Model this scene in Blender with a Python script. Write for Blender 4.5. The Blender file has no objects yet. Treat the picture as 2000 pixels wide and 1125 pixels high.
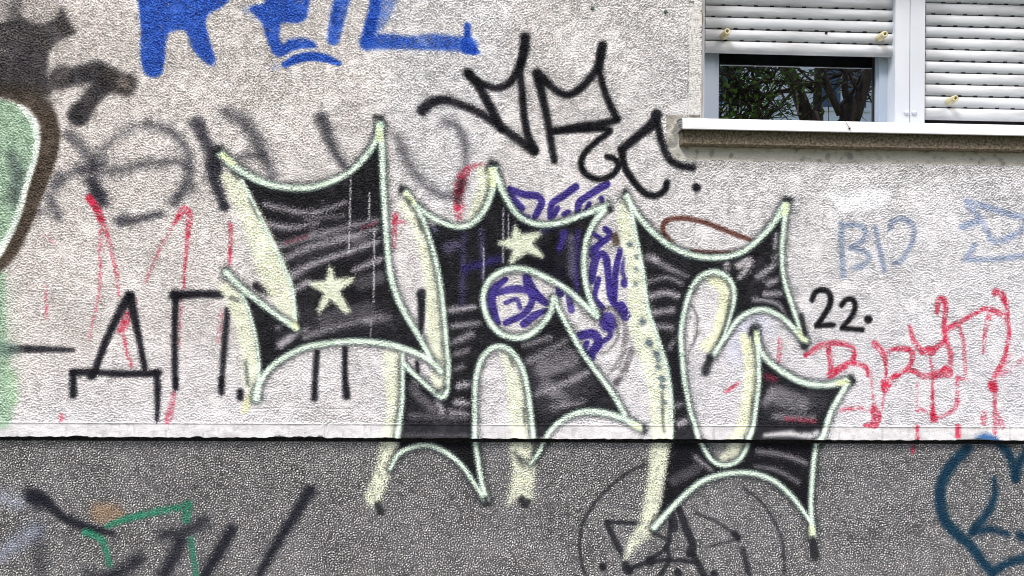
import bpy, bmesh, math, random
import numpy as np
from mathutils import Vector, Matrix

random.seed(7)
rng = np.random.default_rng(11)
scene = bpy.context.scene
COL = scene.collection

# ------------------------------------------------------------------ camera
FPX, DIST = 1732.0, 2.6             # focal length in photo pixels, metres to the wall
YAW, ROLL, PPY = 0.04651, -0.0063024, 770.82
EYE = 1.25                          # eye height above the ground; the wall's z = 0 is the eye
_f = np.array([math.sin(YAW), math.cos(YAW), 0.0])
_r = np.array([math.cos(YAW), -math.sin(YAW), 0.0])
_u = np.array([0.0, 0.0, 1.0])
R2 = math.cos(ROLL) * _r - math.sin(ROLL) * _u
U2 = math.sin(ROLL) * _r + math.cos(ROLL) * _u
cam_data = bpy.data.cameras.new('camera')
cam = bpy.data.objects.new('camera', cam_data)
COL.objects.link(cam)
cam.matrix_world = Matrix(((R2[0], U2[0], -_f[0], 0), (R2[1], U2[1], -_f[1], -DIST),
                           (R2[2], U2[2], -_f[2], 0), (0, 0, 0, 1)))
cam_data.sensor_width = 36.0
cam_data.lens = 36.0 * FPX / 2000.0
cam_data.shift_y = (PPY - 562.5) / 2000.0
cam_data.clip_start, cam_data.clip_end = 0.05, 500
scene.camera = cam

# ------------------------------------------------------------------ light
SUN_EL, SUN_AZ = math.radians(50), math.radians(-44)   # azimuth from the wall's outward normal, minus = left
world = bpy.data.worlds.new('World')
scene.world = world
world.use_nodes = True
nt = world.node_tree
bg = nt.nodes['Background']
sky = nt.nodes.new('ShaderNodeTexSky')
sky.sky_type = 'NISHITA'
sky.sun_disc = False
sky.sun_elevation = SUN_EL
sky.sun_rotation = math.pi + SUN_AZ
sky.dust_density = 4.0
sky.ozone_density = 0.6
nt.links.new(sky.outputs[0], bg.inputs[0])
bg.inputs[1].default_value = 0.085
sun_data = bpy.data.lights.new('sun', 'SUN')
sun_data.energy = 1.5
sun_data.angle = math.radians(15)
sun_data.color = (1.0, 0.965, 0.92)
sun = bpy.data.objects.new('sun', sun_data)
COL.objects.link(sun)
sd = Vector((math.sin(SUN_AZ) * math.cos(SUN_EL), -math.cos(SUN_AZ) * math.cos(SUN_EL), math.sin(SUN_EL)))
sun.rotation_euler = sd.to_track_quat('Z', 'Y').to_euler()
scene.view_settings.view_transform = 'Standard'
scene.view_settings.look = 'None'
scene.view_settings.gamma = 1.0
scene.view_settings.exposure = 1.56
scene.cycles.pixel_filter_type = 'BLACKMAN_HARRIS'
scene.cycles.filter_width = 1.0
scene.cycles.max_bounces = 6
scene.cycles.transparent_max_bounces = 12
scene.cycles.use_denoising = True
try:
    scene.cycles.denoising_input_passes = 'RGB_ALBEDO_NORMAL'
    scene.cycles.denoising_prefilter = 'ACCURATE'
except Exception:
    pass


# ------------------------------------------------------------------ helpers
def at(px, py, Y=0.0):
    """where the sight line of a photo pixel meets the plane y = Y"""
    px = np.asarray(px, float); py = np.asarray(py, float)
    d = _f * FPX + R2 * (px - 1000.0)[..., None] - U2 * (py - PPY)[..., None]
    t = (DIST + Y) / d[..., 1]
    return d[..., 0] * t, d[..., 2] * t


def lin(c):
    c = np.asarray(c, float)
    return np.where(c <= 0.04045, c / 12.92, ((c + 0.055) / 1.055) ** 2.4)


def rgb(r, g, b):
    v = lin(np.array([r, g, b]) / 255.0)
    return (float(v[0]), float(v[1]), float(v[2]), 1.0)


def new_mat(name):
    m = bpy.data.materials.new(name)
    m.use_nodes = True
    return m, m.node_tree, m.node_tree.nodes['Principled BSDF']


def noise_mat(name, c1, c2, scale=8.0, rough=0.7, bump=0.0, bscale=60.0, detail=6.0, lo=0.35, hi=0.65, spec=0.3, stretch=(1, 1, 1)):
    m, t, b = new_mat(name)
    tc = t.nodes.new('ShaderNodeTexCoord')
    mp = t.nodes.new('ShaderNodeMapping')
    mp.inputs['Scale'].default_value = stretch
    t.links.new(tc.outputs['Object'], mp.inputs[0])
    n = t.nodes.new('ShaderNodeTexNoise')
    n.inputs['Scale'].default_value = scale
    n.inputs['Detail'].default_value = detail
    t.links.new(mp.outputs[0], n.inputs['Vector'])
    cr = t.nodes.new('ShaderNodeValToRGB')
    cr.color_ramp.elements[0].position = lo
    cr.color_ramp.elements[1].position = hi
    cr.color_ramp.elements[0].color = c1
    cr.color_ramp.elements[1].color = c2
    t.links.new(n.outputs[0], cr.inputs[0])
    t.links.new(cr.outputs[0], b.inputs['Base Color'])
    b.inputs['Roughness'].default_value = rough
    b.inputs['Specular IOR Level'].default_value = spec
    if bump:
        n2 = t.nodes.new('ShaderNodeTexNoise')
        n2.inputs['Scale'].default_value = bscale
        n2.inputs['Detail'].default_value = 4
        t.links.new(tc.outputs['Object'], n2.inputs['Vector'])
        bp = t.nodes.new('ShaderNodeBump')
        bp.inputs['Strength'].default_value = 1.0
        bp.inputs['Distance'].default_value = bump
        t.links.new(n2.outputs[0], bp.inputs['Height'])
        t.links.new(bp.outputs[0], b.inputs['Normal'])
    return m


def pigment_mat(name, rough, spec):
    """colour comes from the pigment carried by the surface, with fine grain"""
    m, t, b = new_mat(name)
    a = t.nodes.new('ShaderNodeAttribute')
    a.attribute_name = 'pigment'
    tc = t.nodes.new('ShaderNodeTexCoord')
    n = t.nodes.new('ShaderNodeTexNoise')
    n.inputs['Scale'].default_value = 420.0
    n.inputs['Detail'].default_value = 3.0
    t.links.new(tc.outputs['Object'], n.inputs['Vector'])
    mr = t.nodes.new('ShaderNodeMapRange')
    mr.inputs['From Min'].default_value = 0.25
    mr.inputs['From Max'].default_value = 0.75
    mr.inputs['To Min'].default_value = 0.82
    mr.inputs['To Max'].default_value = 1.14
    t.links.new(n.outputs[0], mr.inputs['Value'])
    mx = t.nodes.new('ShaderNodeMix')
    mx.data_type = 'RGBA'
    mx.blend_type = 'MULTIPLY'
    mx.inputs['Factor'].default_value = 1.0
    t.links.new(a.outputs['Color'], mx.inputs[6])
    t.links.new(mr.outputs[0], mx.inputs[7])
    t.links.new(mx.outputs[2], b.inputs['Base Color'])
    b.inputs['Roughness'].default_value = rough
    b.inputs['Specular IOR Level'].default_value = spec
    bp = t.nodes.new('ShaderNodeBump')
    bp.inputs['Strength'].default_value = 0.6
    bp.inputs['Distance'].default_value = 0.0015
    t.links.new(n.outputs[0], bp.inputs['Height'])
    t.links.new(bp.outputs[0], b.inputs['Normal'])
    return m


def link(o, parent=None):
    COL.objects.link(o)
    if parent is not None:
        o.parent = parent
    return o


def tag(o, label=None, cat=None, group=None, kind=None):
    if label: o['label'] = label
    if cat: o['category'] = cat
    if group: o['group'] = group
    if kind: o['kind'] = kind
    return o


def empty(name, loc=(0, 0, 0)):
    o = bpy.data.objects.new(name, None)
    o.location = loc
    o.empty_display_size = 0.1
    return link(o)


class MB:
    """collects simple solids into one mesh; material index per face"""
    def __init__(self):
        self.v, self.f, self.m, self.s = [], [], [], []

    def add(self, vs, fs, m=0, smooth=False):
        k = len(self.v)
        self.v += [tuple(p) for p in vs]
        for f in fs:
            self.f.append(tuple(i + k for i in f)); self.m.append(m); self.s.append(smooth)

    def box(self, x0, x1, y0, y1, z0, z1, m=0):
        vs = [(x, y, z) for x in (x0, x1) for y in (y0, y1) for z in (z0, z1)]
        self.add(vs, [(0, 1, 3, 2), (4, 6, 7, 5), (0, 4, 5, 1), (2, 3, 7, 6), (0, 2, 6, 4), (1, 5, 7, 3)], m)

    def prism_x(self, prof, x0, x1, m=0, smooth=False):
        """closed (y, z) profile pulled along x"""
        n = len(prof)
        vs = [(x0, y, z) for y, z in prof] + [(x1, y, z) for y, z in prof]
        self.add(vs, [(i, (i + 1) % n, n + (i + 1) % n, n + i) for i in range(n)], m, smooth)
        self.add([(x0, y, z) for y, z in prof], [tuple(range(n))[::-1]], m)
        self.add([(x1, y, z) for y, z in prof], [tuple(range(n))], m)

    def tube(self, pts, rad, n=8, m=0, cap=True):
        pts = [Vector(p) for p in pts]
        k = len(pts)
        if not hasattr(rad, '__len__'): rad = [rad] * k
        vs = []
        for i, p in enumerate(pts):
            d = (pts[min(i + 1, k - 1)] - pts[max(i - 1, 0)]).normalized()
            a = d.orthogonal().normalized() if i == 0 else (a - d * a.dot(d)).normalized()
            b = d.cross(a)
            for j in range(n):
                t = 2 * math.pi * j / n
                vs.append(p + (a * math.cos(t) + b * math.sin(t)) * rad[i])
        fs = [(i * n + j, i * n + (j + 1) % n, (i + 1) * n + (j + 1) % n, (i + 1) * n + j) for i in range(k - 1) for j in range(n)]
        self.add(vs, fs, m, True)
        if cap:
            self.add(vs[:n], [tuple(range(n))[::-1]], m)
            self.add(vs[-n:], [tuple(range(n))], m)

    def mesh(self, name, mats):
        me = bpy.data.meshes.new(name)
        me.from_pydata(self.v, [], self.f)
        for mt in (mats if isinstance(mats, (list, tuple)) else [mats]):
            me.materials.append(mt)
        me.polygons.foreach_set('material_index', self.m)
        me.polygons.foreach_set('use_smooth', self.s)
        me.update()
        return me

    def build(self, name, mats, parent=None):
        me = self.mesh(name, mats)
        bm = bmesh.new(); bm.from_mesh(me)
        bmesh.ops.recalc_face_normals(bm, faces=bm.faces)
        bm.to_mesh(me); bm.free()
        return link(bpy.data.objects.new(name, me), parent)


# ------------------------------------------------------------------ layout of the facade
PLINTH_Y = 0.020
Z_EDGE = float(at(1000, 856.5)[1])                # lower edge of the rendered wall
Z_BAND = float(at(1000, 829.5)[1])                # top of the smooth base strip
X_STRIP = float(at(1346, 120)[0])                 # smooth strip beside the window
X_JAMB = float(at(1369.5, 120)[0])                # left edge of the window opening
SH_Y = 0.115                                      # depth of the shutters
Z_SILL = float(at(1335, 229.5, -0.045)[1])         # top of the sill's front edge
Z_OPEN = Z_SILL - 0.012
X_ROUT = float(at(2290, 100)[0])                  # right end of the opening, outside the picture
X0, X1 = float(at(-110, 560)[0]), float(at(2115, 560)[0])
ZT = float(at(1000, -150)[1]); ZB = float(at(1000, 1235)[1])
Z_SUR = float(at(1700, 319.5)[1])                 # lower edge of the smooth strip under the sill
X_SUR = float(at(1300, 270)[0])
STEP = 0.0023


def band_noise(h, w, wave, width, seed, aniso=1.0):
    """noise with most of its energy round one wavelength (in cells)"""
    g = np.random.default_rng(seed)
    F = np.fft.rfft2(g.standard_normal((h, w)))
    fy = np.fft.fftfreq(h)[:, None]; fx = np.fft.rfftfreq(w)[None, :] * aniso
    k = np.sqrt(fx * fx + fy * fy) + 1e-9
    F *= np.exp(-(np.log(k * wave) / width) ** 2)
    n = np.fft.irfft2(F, s=(h, w))
    return (n / n.std()).astype(np.float32)


def sstep(a, b, x):
    t = np.clip((x - a) / (b - a), 0, 1)
    return t * t * (3 - 2 * t)


class Skin:
    """one sheet of wall surface: relief plus the pigment and owner of every cell"""
    def __init__(self, x0, x1, z0, z1, Y, seed, snapx=(), snapz=()):
        self.xs = np.arange(x0, x1 + STEP, STEP)
        self.zs = np.arange(z0, z1 + STEP, STEP)
        for s in snapx: self.xs[np.argmin(abs(self.xs - s))] = s
        for s in snapz: self.zs[np.argmin(abs(self.zs - s))] = s
        self.zs[0] = z0
        self.Y = Y
        self.h, self.w = len(self.zs), len(self.xs)
        self.rough = (0.72 * band_noise(self.h, self.w, 3.1, 0.50, seed) + 0.46 * band_noise(self.h, self.w, 5.4, 0.75, seed + 7)) * (1 + 0.24 * band_noise(self.h, self.w, 26, 0.8, seed + 8) + 0.1 * band_noise(self.h, self.w, 150, 0.6, seed + 9))
        self.rough = (self.rough / self.rough.std()).astype(np.float32)
        self.fine = band_noise(self.h, self.w, 2.6, 0.5, seed + 1)
        self.mid = band_noise(self.h, self.w, 22, 0.8, seed + 2)
        self.low = band_noise(self.h, self.w, 130, 0.7, seed + 3)
        self.amp = np.ones((self.h, self.w), np.float32)
        self.col = np.zeros((self.h, self.w, 3), np.float32)
        self.owner = np.zeros((self.h, self.w), np.int16)
        self.extra = np.zeros((self.h, self.w), np.float32)
        self.XX, self.ZZ = np.meshgrid(self.xs, self.zs)
        self.keep = np.ones((self.h - 1, self.w - 1), bool)

    def win(self, xa, xb, za, zb):
        i0 = max(0, int((xa - self.xs[0]) / STEP) - 1); i1 = min(self.w, int((xb - self.xs[0]) / STEP) + 3)
        j0 = max(0, int((za - self.zs[0]) / STEP) - 1); j1 = min(self.h, int((zb - self.zs[0]) / STEP) + 3)
        return i0, i1, j0, j1


up = Skin(X0, X1, Z_EDGE, ZT, 0.0, 5, (X_JAMB, X_SUR, X_STRIP), (Z_OPEN, Z_BAND, Z_SUR))
Z_PTOP = Z_EDGE - 0.014                          # the plinth stops short of the plaster: an open joint
low = Skin(X0, X1, ZB, Z_PTOP, PLINTH_Y, 55)
SKINS = (up, low)
MMPX = 1.5e-3

OWN = []          # (name, parent index or None, label, material key)


def own(name, parent=None, label=None, mat='spray'):
    OWN.append((name, parent, label, mat))
    return len(OWN) - 1


o_plaster = own('rough_plaster', None, 'pale grey roughcast plaster of the upper wall', 'plaster')
o_band = own('base_strip', None, 'smooth whitish plaster strip along the wall\'s lower edge', 'plaster')
o_surr = own('sill_surround', None, 'smooth grey plaster patch round and below the window sill', 'plaster')
o_jamb = own('jamb_strip', None, 'narrow smooth weathered plaster strip along the left side of the window', 'plaster')
o_plinth = own('plinth', None, 'dark grey pebble-dash plinth below the overhanging plaster', 'plaster')


# tiles of the photograph the strokes were measured in: origin and magnification
Z_ = 2.8115
TILE = {'A': (0, 0), 'B': (0, 360), 'C': (0, 725), 'D': (400, 0), 'E': (400, 200), 'F': (400, 480), 'G': (400, 725),
        'H': (800, 30), 'I': (760, 300), 'J': (760, 600), 'K': (1160, 340), 'L': (1160, 725), 'W': (1290, 0),
        'M': (1480, 340), 'N': (1480, 725), 'O': (1160, 540)}


def P(tile, *xy):
    ox, oy = TILE[tile]
    return [(ox + xy[i] / Z_, oy + xy[i + 1] / Z_) for i in range(0, len(xy), 2)]


def smooth_line(pts, closed=False, sub=7):
    p = np.asarray(pts, float)
    n = len(p)
    if n == 1: return p
    if n == 2 and not closed:
        t = np.linspace(0, 1, 6)[:, None]
        return p[0] * (1 - t) + p[1] * t
    if closed: q = np.vstack([p[-1], p, p[0], p[1]])
    else: q = np.vstack([2 * p[0] - p[1], p, 2 * p[-1] - p[-2]])
    out = []
    t = (np.arange(sub) / sub)[:, None]
    for i in range(1, len(q) - 2):
        a, b, c, d = q[i - 1], q[i], q[i + 1], q[i + 2]
        out.append(0.5 * (2 * b + (c - a) * t + (2 * a - 5 * b + 4 * c - d) * t ** 2 + (3 * b - a - 3 * c + d) * t ** 3))
    out = np.vstack(out)
    if not closed: out = np.vstack([out, p[-1]])
    return out


def lay(s, i0, i1, j0, j1, sdist, color, a, soft, owner, speck, grain, thr):
    """put paint of signed distance sdist (metres) on the window of a skin"""
    sl = (slice(j0, j1), slice(i0, i1))
    n = s.rough[sl] * 0.4 + s.fine[sl] * 0.55
    e = sdist - n * soft * grain
    cov = sstep(soft, -soft, e)
    solid = sstep(soft, -soft, sdist) * a
    cov = cov * a * (1 - ((0.22 if speck is not None else 0.07) + (0.22 if s is low else 0)) * sstep(0.7, 2.0, -s.rough[sl]))
    if speck is not None:
        hgt = s.rough[sl] * 0.8 + s.fine[sl] * 0.3 + s.mid[sl] * 0.35
        cov = cov * sstep(speck - 0.7, speck + 0.7, hgt)
    s.col[sl] = s.col[sl] * (1 - cov[..., None]) + np.asarray(color, np.float32) / 255.0 * cov[..., None]
    if owner is not None:
        s.owner[sl][solid > thr] = owner


def stroke(pts, w, color, a=0.92, soft=3.0, owner=None, speck=None, grain=0.8, thr=0.38, skins=SKINS, closed=False):
    """a spray or marker line through photo points; w = width in photo pixels (number or one per point)"""
    pp = smooth_line(pts, closed)
    n = len(pp)
    ws = np.asarray(w, float).ravel()
    ws = np.interp(np.linspace(0, 1, n), np.linspace(0, 1, len(ws)), ws) if len(ws) > 1 else np.full(n, float(ws[0]))
    sm = soft * MMPX
    for s in skins:
        X, Zz = at(pp[:, 0], pp[:, 1], s.Y)
        r = ws * 0.5 * MMPX
        pad = r.max() + sm * 2 + 0.006
        if Zz.max() + pad < s.zs[0] or Zz.min() - pad > s.zs[-1] or X.max() + pad < s.xs[0] or X.min() - pad > s.xs[-1]: continue
        I0, I1, J0, J1 = s.win(X.min() - pad, X.max() + pad, Zz.min() - pad, Zz.max() + pad)
        if I1 <= I0 or J1 <= J0: continue
        D = np.full((J1 - J0, I1 - I0), 1.0, np.float32)
        for k in range(max(1, n - 1)):
            k2 = min(k + 1, n - 1)
            xa, xb, za, zb = X[k], X[k2], Zz[k], Zz[k2]
            pk = max(r[k], r[k2]) + sm * 2 + 0.006
            i0, i1, j0, j1 = s.win(min(xa, xb) - pk, max(xa, xb) + pk, min(za, zb) - pk, max(za, zb) + pk)
            if i1 <= i0 or j1 <= j0: continue
            gx = s.XX[j0:j1, i0:i1]; gz = s.ZZ[j0:j1, i0:i1]
            dx, dz = xb - xa, zb - za
            L2 = dx * dx + dz * dz + 1e-12
            t = np.clip(((gx - xa) * dx + (gz - za) * dz) / L2, 0, 1)
            d = np.hypot(gx - xa - t * dx, gz - za - t * dz) - (r[k] * (1 - t) + r[k2] * t)
            v = D[j0 - J0:j1 - J0, i0 - I0:i1 - I0]
            np.minimum(v, d, out=v)
        lay(s, I0, I1, J0, J1, D, color, a, sm, owner, speck, grain, thr)


def fill(pts, color, a=0.92, soft=3.0, owner=None, speck=None, grain=0.8, thr=0.38, curve=True, skins=SKINS, streak=0.0):
    """a painted area bounded by photo points"""
    pp = smooth_line(pts, True, 4) if curve else np.asarray(pts, float)
    sm = soft * MMPX
    n = len(pp)
    for s in skins:
        X, Zz = at(pp[:, 0], pp[:, 1], s.Y)
        pad = sm * 2 + 0.006
        if Zz.max() + pad < s.zs[0] or Zz.min() - pad > s.zs[-1]: continue
        i0, i1, j0, j1 = s.win(X.min() - pad, X.max() + pad, Zz.min() - pad, Zz.max() + pad)
        if i1 <= i0 or j1 <= j0: continue
        gx = s.XX[j0:j1, i0:i1]; gz = s.ZZ[j0:j1, i0:i1]
        ins = np.zeros(gx.shape, bool)
        D = np.full(gx.shape, 1.0, np.float32)
        for k in range(n):
            k2 = (k + 1) % n
            xa, xb, za, zb = X[k], X[k2], Zz[k], Zz[k2]
            if za != zb:
                c = ((za > gz) != (zb > gz)) & (gx < (xb - xa) * (gz - za) / (zb - za) + xa)
                ins ^= c
            pk = sm * 2 + 0.008
            a0, a1, b0, b1 = s.win(min(xa, xb) - pk, max(xa, xb) + pk, min(za, zb) - pk, max(za, zb) + pk)
            a0, a1, b0, b1 = max(a0, i0), min(a1, i1), max(b0, j0), min(b1, j1)
            if a1 <= a0 or b1 <= b0: continue
            hx = s.XX[b0:b1, a0:a1]; hz = s.ZZ[b0:b1, a0:a1]
            dx, dz = xb - xa, zb - za
            t = np.clip(((hx - xa) * dx + (hz - za) * dz) / (dx * dx + dz * dz + 1e-12), 0, 1)
            v = D[b0 - j0:b1 - j0, a0 - i0:a1 - i0]
            np.minimum(v, np.hypot(hx - xa - t * dx, hz - za - t * dz), out=v)
        D = np.where(ins, -D, D)
        aa = a
        if streak:
            sl = (slice(j0, j1), slice(i0, i1))
            aa = a - streak * sstep(0.2, 1.6, s.mid[sl] * 0.8 + s.low[sl] * 0.3)
        lay(s, i0, i1, j0, j1, D, color, aa, sm, owner, speck, grain, thr)


# ------------------------------------------------------------------ bare surfaces
def base_surfaces():
    s = up
    t = np.clip((s.XX - X0) / (X1 - X0) * 0.7 + (s.ZZ[-1, 0] - s.ZZ) / 2.0 * 0.4, 0, 1)[..., None]
    warm = np.array([211, 205, 202]) / 255.0; cool = np.array([212, 212, 217]) / 255.0
    s.col[:] = warm * (1 - t) + cool * t
    sand = band_noise(s.h, s.w, 3.0, 0.45, 77)
    wash = band_noise(s.h, s.w, 210, 0.5, 78, 1.0)
    run = band_noise(s.h, s.w, 60, 0.5, 79, 0.16)
    s.amp *= 1 - 0.45 * sstep(0.7, 1.9, band_noise(s.h, s.w, 48, 0.6, 80))
    s.col *= ((1 + 0.014 * s.low + 0.012 * s.mid + 0.014 * wash - 0.014 * run) * (1 - 0.16 * sstep(0.6, 1.9, sand)))[..., None]
    # smooth areas
    b = sstep(Z_BAND + 0.002, Z_BAND - 0.002, s.ZZ)
    s.amp *= 1 - 0.90 * b
    s.col[:] = s.col * (1 - b[..., None]) + (np.array([200, 199, 202]) / 255.0 * (1 + 0.03 * s.mid + 0.03 * s.low - 0.16 * sstep(0.8, 1.8, run * .7 + s.mid * .6))[..., None]) * b[..., None]
    s.owner[s.ZZ < Z_BAND] = o_band
    q = ((s.XX > X_SUR) & (s.ZZ > Z_SUR) & (s.ZZ < float(at(1320, 224)[1]))).astype(np.float32)
    s.amp *= 1 - 0.84 * q
    dirt = sstep(0.1, 1.5, s.mid * 0.7 + s.low * 0.6 + s.rough * 0.25)
    cc = np.array([184, 180, 172]) / 255.0 * (1 - 0.22 * dirt)[..., None]
    s.col[:] = s.col * (1 - q[..., None]) + cc * q[..., None]
    s.owner[q > 0.5] = o_surr
    q = ((s.XX >= X_STRIP - .0005) & (s.ZZ >= float(at(1320, 224)[1]))).astype(np.float32)
    s.amp *= 1 - 0.72 * q
    s.extra -= 0.0045 * q
    worn = sstep(0.3, 1.5, band_noise(s.h, s.w, 14, 0.6, 83, 0.25))
    cc = np.array([196, 194, 192]) / 255.0 * (1 - 0.2 * worn)[..., None]
    s.col[:] = s.col * (1 - q[..., None]) + cc * q[..., None]
    s.owner[q > 0.5] = o_jamb
    # thin raised line at the strip's top, groove of the panel joints
    s.extra -= 0.0022 * np.exp(-((s.ZZ - Z_BAND) / 0.0026) ** 2)
    for px, ya, yb in ((1357, 300, 870), (766, -150, 240), (634, 800, 870)):
        xg = float(at(px, (ya + yb) / 2)[0]); z1 = float(at(px, ya)[1]); z0 = float(at(px, yb)[1])
        m = np.exp(-((s.XX - xg - 0.0015 * np.sin(s.ZZ * 37)) / 0.0028) ** 2) * sstep(z0 - .01, z0 + .01, s.ZZ) * sstep(z1 + .01, z1 - .01, s.ZZ)
        s.extra += 0.0030 * m
    # hairline cracks
    def crack(p, w=0.0022, d=0.0028):
        q = smooth_line(p, False, 8)
        X, Zz = at(q[:, 0], q[:, 1]); jj = np.random.default_rng(len(p)).normal(0, .0012, len(X))
        X = X + jj
        for k in range(len(X) - 1):
            i0, i1, j0, j1 = s.win(min(X[k], X[k + 1]) - .01, max(X[k], X[k + 1]) + .01, min(Zz[k], Zz[k + 1]) - .01, max(Zz[k], Zz[k + 1]) + .01)
            if i1 <= i0 or j1 <= j0: continue
            gx = s.XX[j0:j1, i0:i1]; gz = s.ZZ[j0:j1, i0:i1]
            dx, dz = X[k + 1] - X[k], Zz[k + 1] - Zz[k]
            t = np.clip(((gx - X[k]) * dx + (gz - Zz[k]) * dz) / (dx * dx + dz * dz + 1e-12), 0, 1)
            e = np.hypot(gx - X[k] - t * dx, gz - Zz[k] - t * dz)
            v = s.extra[j0:j1, i0:i1]
            np.maximum(v, d * np.exp(-(e / w) ** 2), out=v)
    crack([(640, 770), (634, 800), (640, 822), (633, 858)])
    crack([(1150, 14), (1220, 12), (1290, 15), (1345, 13)], .0018, .002)
    crack([(480, 800), (560, 796), (640, 799), (700, 797)], .0018, .0018)
    crack([(1480, 326), (1485, 360), (1478, 395)], .0018, .002)
    # slow unevenness of the trowelled coat
    s.extra += 0.0011 * s.low + 0.0004 * s.mid
    s = low
    s.owner[:] = o_plinth
    st = band_noise(s.h, s.w, 3.0, 0.40, 91)
    v = 0.43 + 0.02 * s.low + 0.02 * s.mid
    light = sstep(0.85, 1.35, st)
    dark = sstep(0.2, 1.3, -st)
    v = v * (1 - 0.55 * dark)
    g = v[..., None] * np.array([0.985, 0.985, 1.01])
    s.col[:] = g * (1 - light[..., None]) + np.array([0.87, 0.87, 0.87]) * light[..., None]
    s.rough = (s.rough * 0.75 + st * 0.6).astype(np.float32)
    s.extra += 0.0012 * s.low


base_surfaces()

# chipped lower edge of the plaster
edge = 0.0010 * np.interp(np.arange(up.w), np.arange(0, up.w, 5), np.random.default_rng(3).standard_normal(len(np.arange(0, up.w, 5))))
xe = up.xs
for px, wd, hh in ((545, 10, 4), (580, 14, 3), (605, 8, 4), (625, 8, 4), (385, 8, 3), (1900, 30, 3), (150, 20, 2)):
    xc = float(at(px, 855)[0])
    edge = edge + hh * MMPX * np.exp(-((xe - xc) / (wd * MMPX)) ** 2) * (0.75 + 0.5 * np.random.default_rng(px).random(up.w))
EDGE_Z = Z_EDGE + np.clip(edge, -0.001, 0.02)

# ------------------------------------------------------------------ paint, oldest first
BLACK = (19, 19, 25); CREAM = (226, 230, 210); MINT = (206, 226, 212)

# whitewashed patches of an earlier clean-up: they stay plaster
fill([(770, 120), (850, 60), (960, 30), (1010, 110), (960, 250), (930, 400), (820, 420), (770, 300)], (212, 213, 218), a=0.55, soft=40)
fill([(740, -60), (960, -60), (960, 60), (770, 60)], (214, 214, 218), a=0.5, soft=30)
fill([(300, 690), (760, 680), (1300, 700), (1960, 640), (2100, 840), (0, 840), (0, 780)], (210, 208, 214), a=0.45, soft=40)
fill([(20, 800), (320, 790), (520, 800), (520, 830), (0, 830)], (216, 216, 221), a=0.5, soft=10)
stroke([(1330, 322), (1500, 326), (1700, 330), (2060, 338)], 12, (150, 146, 140), a=0.35, soft=8, speck=0.2)
o = own('white_paint_patch', None, 'bright white painted-over patch below the window sill')
fill(P('M', 380, 95, 500, 112, 600, 85, 720, 100, 705, 165, 600, 200, 450, 190, 420, 150), (230, 232, 236), a=0.85, soft=11, owner=o)
up.amp[up.owner == o] *= 0.7


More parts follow.
